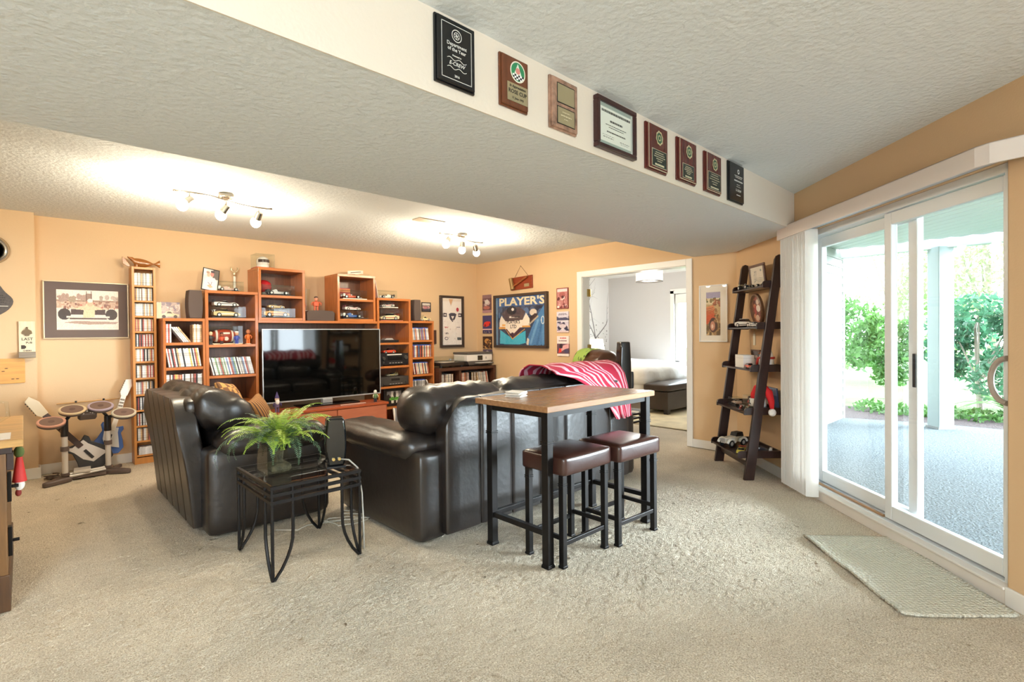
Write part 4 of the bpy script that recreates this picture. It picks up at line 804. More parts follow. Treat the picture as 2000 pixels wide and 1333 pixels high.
# ------------------------------------------------------------------ model cars
TYRE = C('1d1b1b', .7); HUB = M('wheel_hub', 'd6d2cc', .3, .5); GLZ = M('dark_windows', '1a1c20', .1)
def wheels(t, L, xs, hw, r, w=.06):
    for x in xs:
        for sg in (-1, 1):
            o = mk('wheel', MB().cyl((x * L, sg * hw * L, r * L), (x * L, sg * (hw - w) * L, r * L), r * L, n=14), TYRE, t, smooth=40)
            mk('hub', MB().cyl((x * L, sg * (hw + .004) * L, r * L), (x * L, sg * (hw - .01) * L, r * L), r * L * .58, n=10), HUB, o)
def car(label, loc, rz, L, col, kind='gt', acc='f2efe8', group=None):
    t = thing('model_car', label, 'model car', loc, rz, group); b = C(col, .25, coat=.3); a = C(acc, .3)
    if kind in ('gt', 'race', 'old'):
        H = .34 if kind == 'old' else .26
        pr = {'gt': [(-.5, .07), (-.5, .2), (-.4, .22), (-.28, .24), (.12, .22), (.34, .18), (.48, .13), (.5, .07), (.4, .045), (-.42, .045)],
              'race': [(-.5, .06), (-.5, .19), (-.3, .2), (-.1, .19), (.1, .16), (.32, .19), (.46, .12), (.5, .05), (.3, .035), (-.4, .035)],
              'old': [(-.5, .10), (-.49, .22), (-.3, .26), (.12, .25), (.45, .22), (.5, .16), (.49, .07), (-.45, .06)]}[kind]
        mk('body', MB().prism([(x * L, z * L) for x, z in pr], -.2 * L, .2 * L, 'y'), b, t, bevel=.022 * L)
        cp = {'gt': [(-.3, .22), (-.2, .31), (-.02, .32), (.16, .2)], 'race': [(-.2, .18), (-.12, .25), (0, .25), (.12, .16)], 'old': [(-.36, .25), (-.26, .36), (.0, .37), (.12, .25)]}[kind]
        mk('cabin', MB().prism([(x * L, z * L) for x, z in cp], -.155 * L, .155 * L, 'y'), GLZ, t, bevel=.012 * L)
        top = max(z for x, z in cp); rx = [x for x, z in cp if z > top - .03]
        mk('roof', MB().box(min(rx) * L, -.14 * L, (top - .01) * L, max(rx) * L, .14 * L, (top + .008) * L), b, t, bevel=.006 * L)
        mk('stripe', MB().box(-.3 * L, -.203 * L, .11 * L, .3 * L, .203 * L, .14 * L), a, t)
        if kind != 'old': mk('rear_wing', MB().box(-.5 * L, -.19 * L, .27 * L, -.42 * L, .19 * L, .285 * L).box(-.47 * L, -.16 * L, .19 * L, -.44 * L, -.15 * L, .27 * L).box(-.47 * L, .15 * L, .19 * L, -.44 * L, .16 * L, .27 * L), a, t)
        wheels(t, L, (-.3, .31), .205, .085 if kind != 'old' else .095)
    elif kind == 'formula':
        mk('body', MB().prism([(-.42, -.05), (-.42, .05), (-.25, .11), (.05, .10), (.2, .04), (.48, .022), (.48, -.022), (.2, -.04), (.05, -.10), (-.25, -.11)], .04, .15, 'z').xf(Matrix.Diagonal((L, L, L, 1))), b, t, bevel=.02 * L)
        mk('engine_cover', MB().prism([(-.4 * L, .14 * L), (-.12 * L, .25 * L), (-.06 * L, .25 * L), (0, .15 * L)], -.04 * L, .04 * L, 'y'), b, t, bevel=.01 * L)
        mk('driver_helmet', MB().ell((.02 * L, 0, .18 * L), .04 * L, .035 * L, .04 * L, 10, 6), a, t, smooth=True)
        mk('rear_wing', MB().box(-.5 * L, -.15 * L, .2 * L, -.40 * L, .15 * L, .225 * L).box(-.5 * L, -.155 * L, .1 * L, -.39 * L, -.145 * L, .24 * L).box(-.5 * L, .145 * L, .1 * L, -.39 * L, .155 * L, .24 * L), a, t)
        mk('front_wing', MB().box(.42 * L, -.19 * L, .03 * L, .5 * L, .19 * L, .045 * L), a, t)
        wheels(t, L, (-.33, .3), .2, .085, .1)
    elif kind == 'truck':
        mk('body', MB().prism([(x * L, z * L) for x, z in [(-.5, .1), (-.5, .22), (.12, .22), (.46, .21), (.5, .16), (.5, .08), (.4, .06), (-.45, .06)]], -.19 * L, .19 * L, 'y'), b, t, bevel=.02 * L)
        mk('cabin', MB().prism([(x * L, z * L) for x, z in [(-.16, .22), (-.12, .36), (.08, .36), (.2, .22)]], -.16 * L, .16 * L, 'y'), b, t, bevel=.02 * L)
        mk('window', MB().prism([(x * L, z * L) for x, z in [(-.1, .235), (-.085, .325), (.06, .325), (.14, .235)]], -.165 * L, .165 * L, 'y'), GLZ, t)
        mk('bed_cavity', MB().box(-.46 * L, -.16 * L, .205 * L, -.19 * L, .16 * L, .223 * L), GLZ, t); wheels(t, L, (-.3, .32), .195, .095)
    elif kind == 'vintage':
        mk('body', MB().prism([(x * L, z * L) for x, z in [(-.48, .16), (-.4, .32), (-.1, .33), (.0, .34), (.44, .32), (.48, .28), (.48, .14), (-.4, .12)]], -.12 * L, .12 * L, 'y'), b, t, bevel=.03 * L)
        mk('cabin', MB().prism([(x * L, z * L) for x, z in [(-.44, .3), (-.38, .46), (-.08, .46), (-.02, .32)]], -.13 * L, .13 * L, 'y'), C('221f20', .6), t, bevel=.02 * L)
        for sg in (-1, 1):
            for x in (.3, -.3): mk('fender', MB().tube([((x + .19 * math.cos(R(q))) * L, sg * .19 * L, (.12 + .15 * math.sin(R(q))) * L) for q in range(10, 171, 20)], .05 * L, 6), a, t, smooth=60)
            mk('headlamp', MB().ell((.5 * L, sg * .11 * L, .27 * L), .03 * L, .035 * L, .035 * L, 10, 6), HUB, t, smooth=True)
        mk('grille', MB().box(.478 * L, -.09 * L, .14 * L, .492 * L, .09 * L, .31 * L), HUB, t); wheels(t, L, (-.3, .3), .22, .12, .05)
    return t
def case(label, loc, w, d, h, rz=0, base='2a2624', group=None):
    t = thing('display_case', label, 'display case', loc, rz, group); q = .004
    mk('base', MB().box(-w / 2, -d / 2, 0, w / 2, d / 2, .012), C(base, .35), t, bevel=.002)
    mk('cover', MB().box(-w / 2, -d / 2, .012, -w / 2 + q, d / 2, h).box(w / 2 - q, -d / 2, .012, w / 2, d / 2, h).box(-w / 2, -d / 2, .012, w / 2, -d / 2 + q, h).box(-w / 2, d / 2 - q, .012, w / 2, d / 2, h).box(-w / 2, -d / 2, h - q, w / 2, d / 2, h), ACRYL, t)
    return t
yc = 6.26
case('clear case at the top of the football bookcase holding a cream race car', (1.632, yc, 1.4725), .335, .15, .125); car('cream race car inside the clear case at the top of the football bookcase', (1.62, yc, 1.486), 0, .27, 'e0c48c')
car('white and black race car parked on top of a clear case, football bookcase', (1.615, yc, 1.5985), 0, .25, 'e6e0d8', 'race', '2a2a2c')
case('clear case on top of the football bookcase holding a pale formula car', (1.67, 6.33, 1.7635), .27, .13, .12); car('pale pink and white formula car in the clear case beside the trophy', (1.665, 6.33, 1.777), 0, .22, 'e8c0b0', 'formula')
case('clear case on the upper tier of the left cubby, red cap box behind it', (2.155, yc, 1.7385), .365, .15, .125); car('grey and white formula car in the upper tier of the left cubby', (2.17, yc, 1.752), 0, .26, 'd8d8d8', 'formula', '3a3a3c')
t = thing('baseball_hat', 'rounded red cap lying behind the clear case in the left cubby', 'cap', (2.06, 6.41, 1.738)); cap_r = C('c4232c', .55)
mk('crown', MB().ell((0, 0, .12), .09, .07, .075, 16, 10), cap_r, t, smooth=True); mk('stand', MB().cyl((0, 0, 0), (0, 0, .10), .03, n=12), C('c9c4bc'), t)
case('clear case on the lower tier of the left cubby', (2.152, yc, 1.4815), .375, .15, .112); car('orange gold race car in the clear case on the lower tier of the left cubby', (2.14, yc, 1.495), 0, .29, 'd8a45a', 'gt', '8a4a2a')
car('small cream race car parked on top of the clear case in the left cubby', (2.145, yc, 1.5945), 0, .18, 'e2c48e', 'race', '2a2624')
case('clear case in the upper tier of the right cubby with a red book behind', (3.10, yc, 1.7335), .33, .15, .118, base='efe6da'); car('red and white formula car in the upper tier of the right cubby', (3.08, yc, 1.747), 0, .25, 'd86a50', 'formula')
t = thing('red_book', 'red and orange hardback standing behind the case in the right cubby', 'book', (2.985, 6.38, 1.733)); mk('cover', MB().box(-.10, 0, 0, .14, .03, .155), C('bb2a26', .45), t, bevel=.002); mk('label_band', MB().box(.0, -.002, .105, .14, 0, .145), C('e08a4a', .5), t)
case('clear case on the lower tier of the right cubby, blue car inside', (3.108, yc, 1.4815), .34, .15, .112); car('blue and white formula car in the lower tier of the right cubby', (3.085, yc, 1.495), 0, .27, '5a7ab8', 'formula')
car('white patterned race car parked on top of the clear case, right cubby', (3.085, yc, 1.5945), 0, .22, 'ece4dc', 'race', 'b0506a')
case('upper clear case in the receiver bookcase with a red and white car', (3.60, 6.24, 1.638), .235, .14, .085, base='e0dad0'); car('red and white race car in the upper case of the receiver bookcase', (3.585, 6.24, 1.651), R(180), .19, 'e6ded6', 'race', 'c03038')
case('lower clear case in the receiver bookcase, wider, with a cream car', (3.625, yc, 1.4605), .345, .16, .172, base='b0654a'); car('cream sports car in the lower wider case of the receiver bookcase', (3.61, yc, 1.474), R(180), .29, 'eadcb2', 'gt', 'b8452e')
case('clear case on top of the receiver bookcase', (3.60, 6.32, 1.7635), .30, .14, .115, base='efe6da'); car('white and black formula car in the case on top of the receiver bookcase', (3.625, 6.32, 1.777), R(180), .22, 'efe8dc', 'formula', '2a2624')
t = thing('leaning_card', 'white card leaning against the right cubby side on the receiver bookcase', 'card', (3.425, 6.25, 1.763)); mk('sheet', MB().box(-.003, -.07, 0, .003, .07, .24).xf(Matrix.Rotation(R(-10), 4, 'Y')), C('f2e8da', .6), t)
car('pale yellow model pickup on top of the narrow right bookcase', (4.165, 6.22, 1.466), 0, .19, 'eedba4', 'truck')
t = thing('ornament_card', 'small pink and white card behind the yellow pickup', 'card', (4.10, 6.34, 1.466)); mk('sheet', MB().box(-.03, 0, 0, .035, .004, .14), C('e8b8a8', .6), t); mk('print', MB().box(-.02, -.001, .05, .025, 0, .12), C('c8605a', .6), t)
case('clear case behind the yellow pickup holding nothing', (4.19, 6.40, 1.466), .13, .1, .10)
car('orange red vintage model car parked on the upper receiver', (3.60, 6.24, 1.021), R(180), .19, 'd84a2e', 'old', 'e86a4a')
# ------------------------------------------------------------------ other shelf things
def speaker(label, loc, w, d, h, rz=0, name='bookshelf_speaker', mat=None, grill=True):
    t = thing(name, label, 'speaker', loc, rz); m = mat or C('5a4a42', .7)
    prof = [(-w / 2 * (1 - .16 * (2 * q - 1) ** 2), q * h) for q in np.linspace(0, 1, 9)] + [(w / 2 * (1 - .16 * (2 * q - 1) ** 2), q * h) for q in np.linspace(1, 0, 9)]
    mk('cabinet', MB().prism(prof, -d / 2 + .012, d / 2, 'y'), BLACK if not mat else mat, t, bevel=.004)
    mk('grille', MB().prism([(x * .97, z * .985 + .004) for x, z in prof], -d / 2, -d / 2 + .012, 'y'), m, t, bevel=.004)
    return t
GRI = M('speaker_cloth', '564842', .85, bump=(300, .0006))
speaker('brown grey speaker on the low left bookcase', (1.302, 6.20, 1.464), .135, .15, .292, mat=GRI)
speaker('brown grey speaker on the narrow right bookcase', (4.00, 6.20, 1.466), .115, .15, .295, mat=GRI)
t = thing('center_speaker', 'wide dark center channel speaker on the shelf above the television', 'speaker', (2.635, 6.22, 1.4525))
mk('cabinet', MB().prism([(-.17, 0), (-.175, .10), (-.15, .122), (.0, .130), (.15, .122), (.175, .10), (.17, 0)], -.07, .08, 'y'), GRI, t, bevel=.008)
t = thing('race_print', 'small unframed rally print leaning on the low left bookcase', 'picture', (1.105, 6.36, 1.464)); t.rotation_euler[0] = R(-8)
p = Paint(96, 72, 'b09a98', 21).blobs(40, 0, .4, 1, 1, .1, ['8a7a88', 'c8b0a8', 'e0d0c8', '9a8a90']).poly([(.1, .12), (.1, .26), (.3, .32), (.4, .44), (.6, .44), (.72, .3), (.95, .26), (.95, .12)], 'f0dcb8').ell(.28, .12, .08, .1, '4a3a38').ell(.78, .12, .08, .1, '4a3a38').poly([(.4, .32), (.45, .41), (.58, .41), (.66, .32)], '5a4a48').grain(.06)
quad('print', -.10, 0, .105, .175, -.004, p.mat('rally_photo'), t, .006); text('lettering', '5', .05, C('f4ece4', .6), t, .07, .125, -.0045)
t = thing('wooden_block', 'thin upright pale wooden block behind the rally print', 'block', (1.02, 6.34, 1.464)); mk('block', MB().box(-.025, 0, 0, .02, .03, .165), lw, t, bevel=.002)
p = Paint(72, 90, 'f0e4da', 22).rect(.62, .55, 1, 1, '6a625c').rect(0, .7, .2, 1, 'f8f2ec').ell(.34, .74, .11, .12, 'e8b8a0').ell(.58, .78, .12, .12, 'e08a80').ell(.60, .9, .13, .06, '4a4248').ell(.3, .84, .12, .05, 'b89484').poly([(.08, .0), (.14, .5), (.3, .64), (.5, .6), (.76, .62), (.95, .45), (.9, .0)], 'e6dce8').line(.35, .36, .55, .24, .012, '5a4a5a').line(.55, .24, .6, .4, .012, '5a4a5a').poly([(.3, .2), (.5, .28), (.7, .16), (.5, .1)], 'e8b090').grain(.03)
ph = framed('family_photo', 'black framed photo of two people leaning on top of the football bookcase', 'picture', (1.475, 6.28, 1.885), R(3), .165, .245, .008, .012, BLACK, p.mat('couple_photo')); ph.rotation_euler = (R(-8), R(9), R(6))
t = thing('fish_carving', 'carved wooden fish ornament on top of the cd tower', 'ornament', (.90, 6.39, 1.978)); fw_ = wood('carved_wood', '9a5f2c', .2, .3, (1, 6, 6), 6)
def fish(u, v):
    a = v * 2 * math.pi; x = -.13 + .27 * u; th_ = .042 * max(.12, math.sin(min(1, u * 1.25) * math.pi) ** .8) + (.035 * max(0, u - .82) / .18)
    zc = .045 + .055 * (1 - u * 1.6) ** 2 * (1 if u < .62 else .3) * (1 if u < .2 else .6)
    return (x, .022 * math.sin(a) * (1 - .5 * u), zc + th_ * math.cos(a))
mk('carving', MB().grid(fish, 20, 10), fw_, t, smooth=True); mk('fin', MB().prism([(-.17, .03), (-.175, .10), (-.15, .085), (-.11, .02), (-.12, .0)], .0, .012, 'y'), fw_, t, bevel=.003); mk('base', MB().cyl((-.06, 0, 0), (-.06, 0, .03), .02, n=10), fw_, t)
t = thing('trophy', 'slim silver trophy with a ring top on the football bookcase', 'trophy', (1.748, 6.40, 1.763))
TRM = M('trophy_gold', 'd8c09a', .3, .5); mk('base', MB().box(-.035, -.03, 0, .035, .03, .03), C('d8c8b0', .3), t, bevel=.003); mk('column', MB().cyl((0, 0, .03), (0, 0, .19), .014, n=12), CREAM, t); mk('figure', MB().ell((0, 0, .22), .022, .016, .03).tube([(.035 * math.cos(R(q)), 0, .275 + .035 * math.sin(R(q))) for q in range(150, 391, 20)], .008, 6), TRM, t, smooth=60)
case('clear helmet case with a red base on top of the left cubby', (2.02, 6.30, 2.0475), .20, .2, .165, base='b8452e')
t = thing('racing_helmet', 'white racing helmet with dark visor on top of the left cubby', 'helmet', (2.02, 6.30, 2.06))
mk('shell', MB().ell((0, 0, .066), .068, .08, .066, 20, 12), C('f0ebe4', .3), t, smooth=True); mk('visor', MB().grid(lambda u, v: (.0705 * math.sin(R(-62 + 124 * u)), -.0825 * math.cos(R(-62 + 124 * u)), .058 + .034 * v), 14, 3), C('4a3a34', .15), t, smooth=True); mk('trim', MB().cyl((0, 0, .0), (0, 0, .03), .062, .066, 20), C('f4f0ea', .4), t, smooth=40)
t = thing('banner_sign', 'little curved white banner sign on top of the right cubby', 'sign', (3.19, 6.33, 2.0415)); mk('plate', MB().grid(lambda u, v: (-.11 + .22 * u, -.02 + .04 * (2 * u - 1) ** 2, .025 + .045 * v + .02 * u), 10, 1), C('f2e8d8', .5), t); mk('stand', MB().box(-.03, -.03, 0, .03, .02, .03), C('cfc4b0', .5), t); mk('print', MB().grid(lambda u, v: (-.08 + .14 * u, -.0225 + .04 * (2 * (.136 + .64 * u) - 1) ** 2, .043 + .010 * v + .018 * u), 12, 1), C('7a6a5a', .6), t)
# between the cubbies: glass vase and two red figurines
t = thing('glass_vase', 'tall clear glass vase between the two cubbies', 'vase', (2.545, 6.42, 1.4525)); mk('vessel', MB().lathe([(.05, 0), (.055, .02), (.05, .2), (.06, .40), (.056, .40), (.046, .2), (.046, .02)], 20), ACRYL, t, smooth=40); mk('glass_base', MB().cyl((0, 0, .002), (0, 0, .016), .048, n=20), M('smoky_base', '6a6258', .2), t)
def figurine(label, loc, h, body, head='d8a080', hat=None, arm=None, base=None, beard=None, name='figurine', wide=1.0, legs=None, group=None, rz=0):
    t = thing(name, label, 'figurine', loc, rz, group); z0 = .04 * h if base else 0
    if base: mk('base', MB().cyl((0, 0, 0), (0, 0, z0), .17 * h, n=16), C(base, .4), t)
    for sx in (-1, 1): mk('leg', MB().cyl((sx * .06 * h * wide, 0, z0), (sx * .055 * h * wide, 0, .3 * h), .055 * h, .06 * h, 8), C(legs or body, .5), t, smooth=40)
    mk('torso', MB().lathe([(.06 * h, .26 * h), (.12 * h * wide, .3 * h), (.125 * h * wide, .42 * h), (.13 * h * wide, .55 * h), (.05 * h, .62 * h)], 12).xf(Matrix.Diagonal((1, .75, 1, 1))), C(body, .5), t, smooth=50)
    for sx in (-1, 1): mk('arm', MB().tube([(sx * .11 * h * wide, 0, .56 * h), (sx * .19 * h * wide, -.01, .45 * h), (sx * .17 * h * wide, -.05 * h, .34 * h)], [.04 * h, .036 * h, .03 * h], 6), C(arm or body, .5), t, smooth=50)
    hd = mk('head', MB().ell((0, -.01 * h, .76 * h), .125 * h, .12 * h, .15 * h, 14, 10), C(head, .45), t, smooth=True)
    mk('nose', MB().ell((0, -.13 * h, .75 * h), .02 * h, .02 * h, .025 * h, 6, 4), C(head, .45), hd)
    mk('eyes', MB().ell((-.045 * h, -.122 * h, .79 * h), .014 * h, .008 * h, .016 * h, 6, 4).ell((.045 * h, -.122 * h, .79 * h), .014 * h, .008 * h, .016 * h, 6, 4), C('201810', .4), hd)
    if beard: mk('beard', MB().ell((0, -.09 * h, .62 * h), .12 * h, .07 * h, .16 * h, 12, 8), C(beard, .8), t, smooth=True)
    if hat == 'cone': mk('hat', MB().cyl((0, 0, .82 * h), (.02 * h, .01, 1.2 * h), .14 * h, .012 * h, 14), C(arm, .7), t, smooth=40)
    elif hat: mk('hat', MB().ell((0, 0, .85 * h), .13 * h, .125 * h, .09 * h, 14, 6), C(hat, .5), t, smooth=True)
    return t
figurine('red orange figurine between the cubbies, left and half hidden', (2.475, 6.31, 1.585), .13, 'd2553a', 'e0876a', hat='d2553a', wide=1.5); mkb = mk('book_stack', MB().box(-.06, -.05, 0, .06, .05, .128), C('dcd4c4', .5), loc=(2.485, 6.31, 1.4525)); mkb['label'] = 'pale box under the left red figurine behind the center speaker'; mkb['category'] = 'box'
figurine('taller red orange figurine between the cubbies with a dark hat', (2.65, 6.33, 1.585), .19, 'dd6a48', 'e8a080', hat='4a3a30', wide=1.7); mkb = mk('pedestal', MB().cyl((0, 0, 0), (0, 0, .13), .05, n=16), C('6a5848', .5), loc=(2.65, 6.33, 1.4525)); mkb['label'] = 'dark round pedestal under the taller red figurine'; mkb['category'] = 'pedestal'
# the football in its case and the bobbleheads
case('large clear case holding the football on the second shelf', (1.60, 6.30, 1.1865), .335, .19, .20, base='e8d2ae')
t = thing('football', 'red brown football with white stripes inside the large clear case', 'football', (1.60, 6.30, 1.2785))
prf = [(.012, -.145), (.035, -.125), (.058, -.09), (.072, -.045), (.076, 0), (.072, .045), (.058, .09), (.035, .125), (.012, .145)]
mk('ball', MB().lathe([(r, z) for r, z in prf], 24).xf(Matrix.Rotation(R(90), 4, 'Y')), M('football_leather', 'a8402a', .5, bump=(400, .0005)), t, smooth=True)
for s_ in (-1, 1): mk('stripe', MB().lathe([(.0665, s_ * .068), (.0605, s_ * .088)], 24).xf(Matrix.Rotation(R(90), 4, 'Y')), C('f0e8dc', .6), t, smooth=True)
mk('laces', MB().tube([(-.04, -.006, .0765), (.04, -.006, .0765)], .004, 5), C('2a2420', .6), t)
mk('badge', MB().box(-.02, -.0765, .02, .045, -.068, .04).cyl((.01, -.0765, -.03), (.01, -.07, -.03), .022, n=14), C('e8d8c8', .6), t)
figurine('bobblehead in black with a pale bald head, left of the football', (1.447, 6.18, 1.187), .155, '2e2826', 'e6c8a0', wide=1.0, base='2a2624')
figurine('small bobblehead in orange red in front of the football', (1.552, 6.18, 1.187), .14, 'c24a2c', '9a5a40', hat='4a2c24', legs='3a2a24', base='e8d2ae')
figurine('bobblehead in blue with a white cap, right end of the football', (1.70, 6.18, 1.187), .155, '3a4a9a', 'dca888', hat='e8e4e0', base='e8d2ae')
figurine('bobblehead in orange standing alone at the right of the football shelf', (1.822, 6.20, 1.187), .18, 'd8702c', 'c07a54', legs='d8702c', base='e0c8a8')
# receivers
def receiver(name, label, loc, w, d, h, col, knobs, disp):
    t = thing(name, label, 'receiver', loc); m = C(col, .35)
    mk('chassis', MB().box(-w / 2, 0, .012, w / 2, d, h), m, t, bevel=.003); mk('faceplate', MB().box(-w / 2, -.012, .012, w / 2, 0, h), m, t, bevel=.002)
    for x in (-.42, .42): mk('foot', MB().cyl((x * w, .03, 0), (x * w, .03, .013), .016, n=10), BLACK, t)
    for x, z, r_ in knobs: mk('knob', MB().cyl((x * w, -.03, z * h), (x * w, -.012, z * h), r_, n=16), M('knob_metal', '5c5a58', .3, .6), t, smooth=40)
    for x0, z0, x1, z1, c in disp: mk('display', MB().box(x0 * w, -.0135, z0 * h, x1 * w, -.012, z1 * h), C(c, .25), t)
    mk('button', MB().box(-.2 * w, -.015, .2 * h, -.14 * w, -.012, .27 * h).box(-.1 * w, -.015, .2 * h, -.04 * w, -.012, .27 * h).box(0, -.015, .2 * h, .06 * w, -.012, .27 * h).box(.1 * w, -.015, .2 * h, .16 * w, -.012, .27 * h).box(.2 * w, -.015, .2 * h, .26 * w, -.012, .27 * h), M('button_grey', '8f8c88', .4), t)
    return t
receiver('av_receiver', 'black stereo receiver with a big round knob, upper of the two', (3.645, 6.16, .8575), .43, .30, .165, '18171a', [(.38, .66, .028), (-.40, .62, .022), (-.42, .3, .012)], [(-.28, .86, .24, .95, 'd8d4cc'), (-.26, .45, .26, .74, '0c0d10')])
receiver('disc_player', 'dark grey disc changer below the black receiver', (3.645, 6.16, .5855), .425, .30, .125, '3c3835', [(-.40, .25, .007), (.40, .35, .009)], [(-.14, .56, .16, .80, '2a2725'), (-.2, .88, .3, .92, '6a645e')])
t = thing('disc_box', 'thin black disc player with a grey wedge on it below the cased cars', 'player', (3.60, 6.22, 1.1695)); mk('body', MB().box(-.13, 0, .004, .15, .2, .036), BLACK, t, bevel=.003); mk('foot', MB().box(-.11, .02, 0, .13, .18, .005), BLACK, t); mk('wedge', MB().prism([(-.06, .036), (.085, .036), (.06, .06), (-.03, .06)], .02, .12, 'y'), C('b0aaa6', .3), t)
car('grey green race car with white spots on top of the disc changer', (3.645, 6.25, .711), R(180), .17, '8e8a70', 'race', 'c8b060')
t = thing('cable_bundle', 'black cables behind the upper receiver', 'cable', (3.55, 6.38, .858)); mk('cable', MB().tube([(-.12, 0, .0), (-.10, .02, .16), (-.02, .04, .27)], .005, 5).tube([(.0, .02, .17), (.03, .04, .25), (.02, .05, .27)], .005, 5), BLACK, t, smooth=True)
p = Paint(96, 80, '24201f', 31).rect(.08, .55, .92, .96, '8c8a88').poly([(.0, 0), (.0, .6), (.2, .75), (.3, .5)], '2c2827').poly([(.34, .05), (.32, .96), (.46, .96), (.48, .05)], 'e0dcd2').poly([(.62, .05), (.6, .96), (.74, .96), (.78, .05)], 'dcd8d0').ell(.38, .38, .16, .12, '5fa83e').ell(.66, .38, .16, .12, '6ab848').blobs(18, .24, .28, .8, .48, .04, ['4f9a34', '7cc458', '3f7a2c']).ell(.53, .7, .08, .2, '35302e')
framed('green_figures_photo', 'black framed photo with two green and white shapes, lowest visible receiver shelf', 'picture', (3.66, 6.22, .425), 0, .32, .235, .028, .02, BLACK, p.mat('green_photo'))
for k, c in enumerate(('8a2c24', 'd8d0c4', '2c2826', '3a3c4a')):
    o = mk('paperback', MB().box(0, 0, 0, .022, .12, .165), C(c, .5), loc=(3.41 + k * .0235, 6.17, .0805)); o['label'] = f'{["dark red", "cream", "black", "slate blue"][k]} paperback on the bottom shelf right of the television stand'; o['category'] = 'book'
# turntable and printer on the record cabinet
t = thing('turntable', 'black turntable under a clear dust cover on the record cabinet', 'turntable', (4.53, 6.06, .7915)); mk('plinth', MB().box(-.20, 0, .022, .23, .34, .07), C('2a2320', .3), t, bevel=.004)
for x, y in ((-.17, .03), (.2, .03), (-.17, .3), (.2, .3)): mk('foot', MB().cyl((x, y, 0), (x, y, .024), .022, n=12), BLACK, t)
mk('platter', MB().cyl((-.01, .17, .07), (-.01, .17, .088), .15, n=32), C('cdb8a4', .35), t); mk('record', MB().cyl((-.01, .17, .088), (-.01, .17, .091), .145, n=32), BLACK, t); mk('tonearm', MB().tube([(.19, .29, .10), (.17, .16, .10), (.09, .07, .10)], .006, 6), SILVER, t); mk('arm_base', MB().cyl((.19, .29, .07), (.19, .29, .11), .022, n=12), SILVER, t)
mk('dust_cover', MB().box(-.2, 0, .072, -.197, .34, .15).box(.227, 0, .072, .23, .34, .15).box(-.2, 0, .072, .23, .003, .15).box(-.2, .337, .072, .23, .34, .15).box(-.2, 0, .148, .23, .34, .151), ACRYL, t)
t = thing('printer', 'white and grey office printer at the right of the record cabinet', 'printer', (5.085, 6.05, .7915)); PW = C('eae2da', .4); PG = C('57504c', .4)
mk('body', MB().box(-.26, .02, .07, .24, .36, .175), PW, t, bevel=.012); mk('lid', MB().box(-.265, .01, .175, .245, .37, .205), PG, t, bevel=.008); mk('base', MB().prism([(-.22, .02), (-.25, .07), (.23, .07), (.2, .02)], .03, .34, 'y'), PG, t); mk('foot', MB().box(-.2, .05, 0, .18, .32, .022), BLACK, t)
mk('paper_tray', MB().box(-.12, -.08, .032, .18, .1, .045), PG, t, bevel=.003); mk('paper', MB().box(-.1, -.075, .045, .16, .08, .050), WHITE, t)
mk('control_screen', MB().box(-.06, .006, .085, .03, .02, .155), BLACKG, t, bevel=.004); mk('emblem', MB().box(.10, .017, .10, .115, .02, .135), C('8a847e', .4), t)
# gnomes in front of the television
figurine('little gnome with a dark purple cone hat and white beard, left front of the television', (1.985, 5.80, .4465), .185, '6a5a7a', 'e0c0a8', hat='cone', arm='3c2e5e', beard='f0ece8', name='gnome', wide=1.2)
figurine('small figure in a green shirt with a white face, right front of the television', (3.15, 5.79, .4465), .165, '5c7a4e', 'ecebe2', legs='2c3440', name='figure', wide=1.1, arm='d8d0a8')
t = thing('soundbar_remote', 'thin silver remote on the television stand', 'remote', (2.85, 5.775, .4465)); mk('body', MB().box(-.16, -.012, 0, .16, .012, .012), M('silver_wood', 'c9a99a', .4), t, bevel=.003)
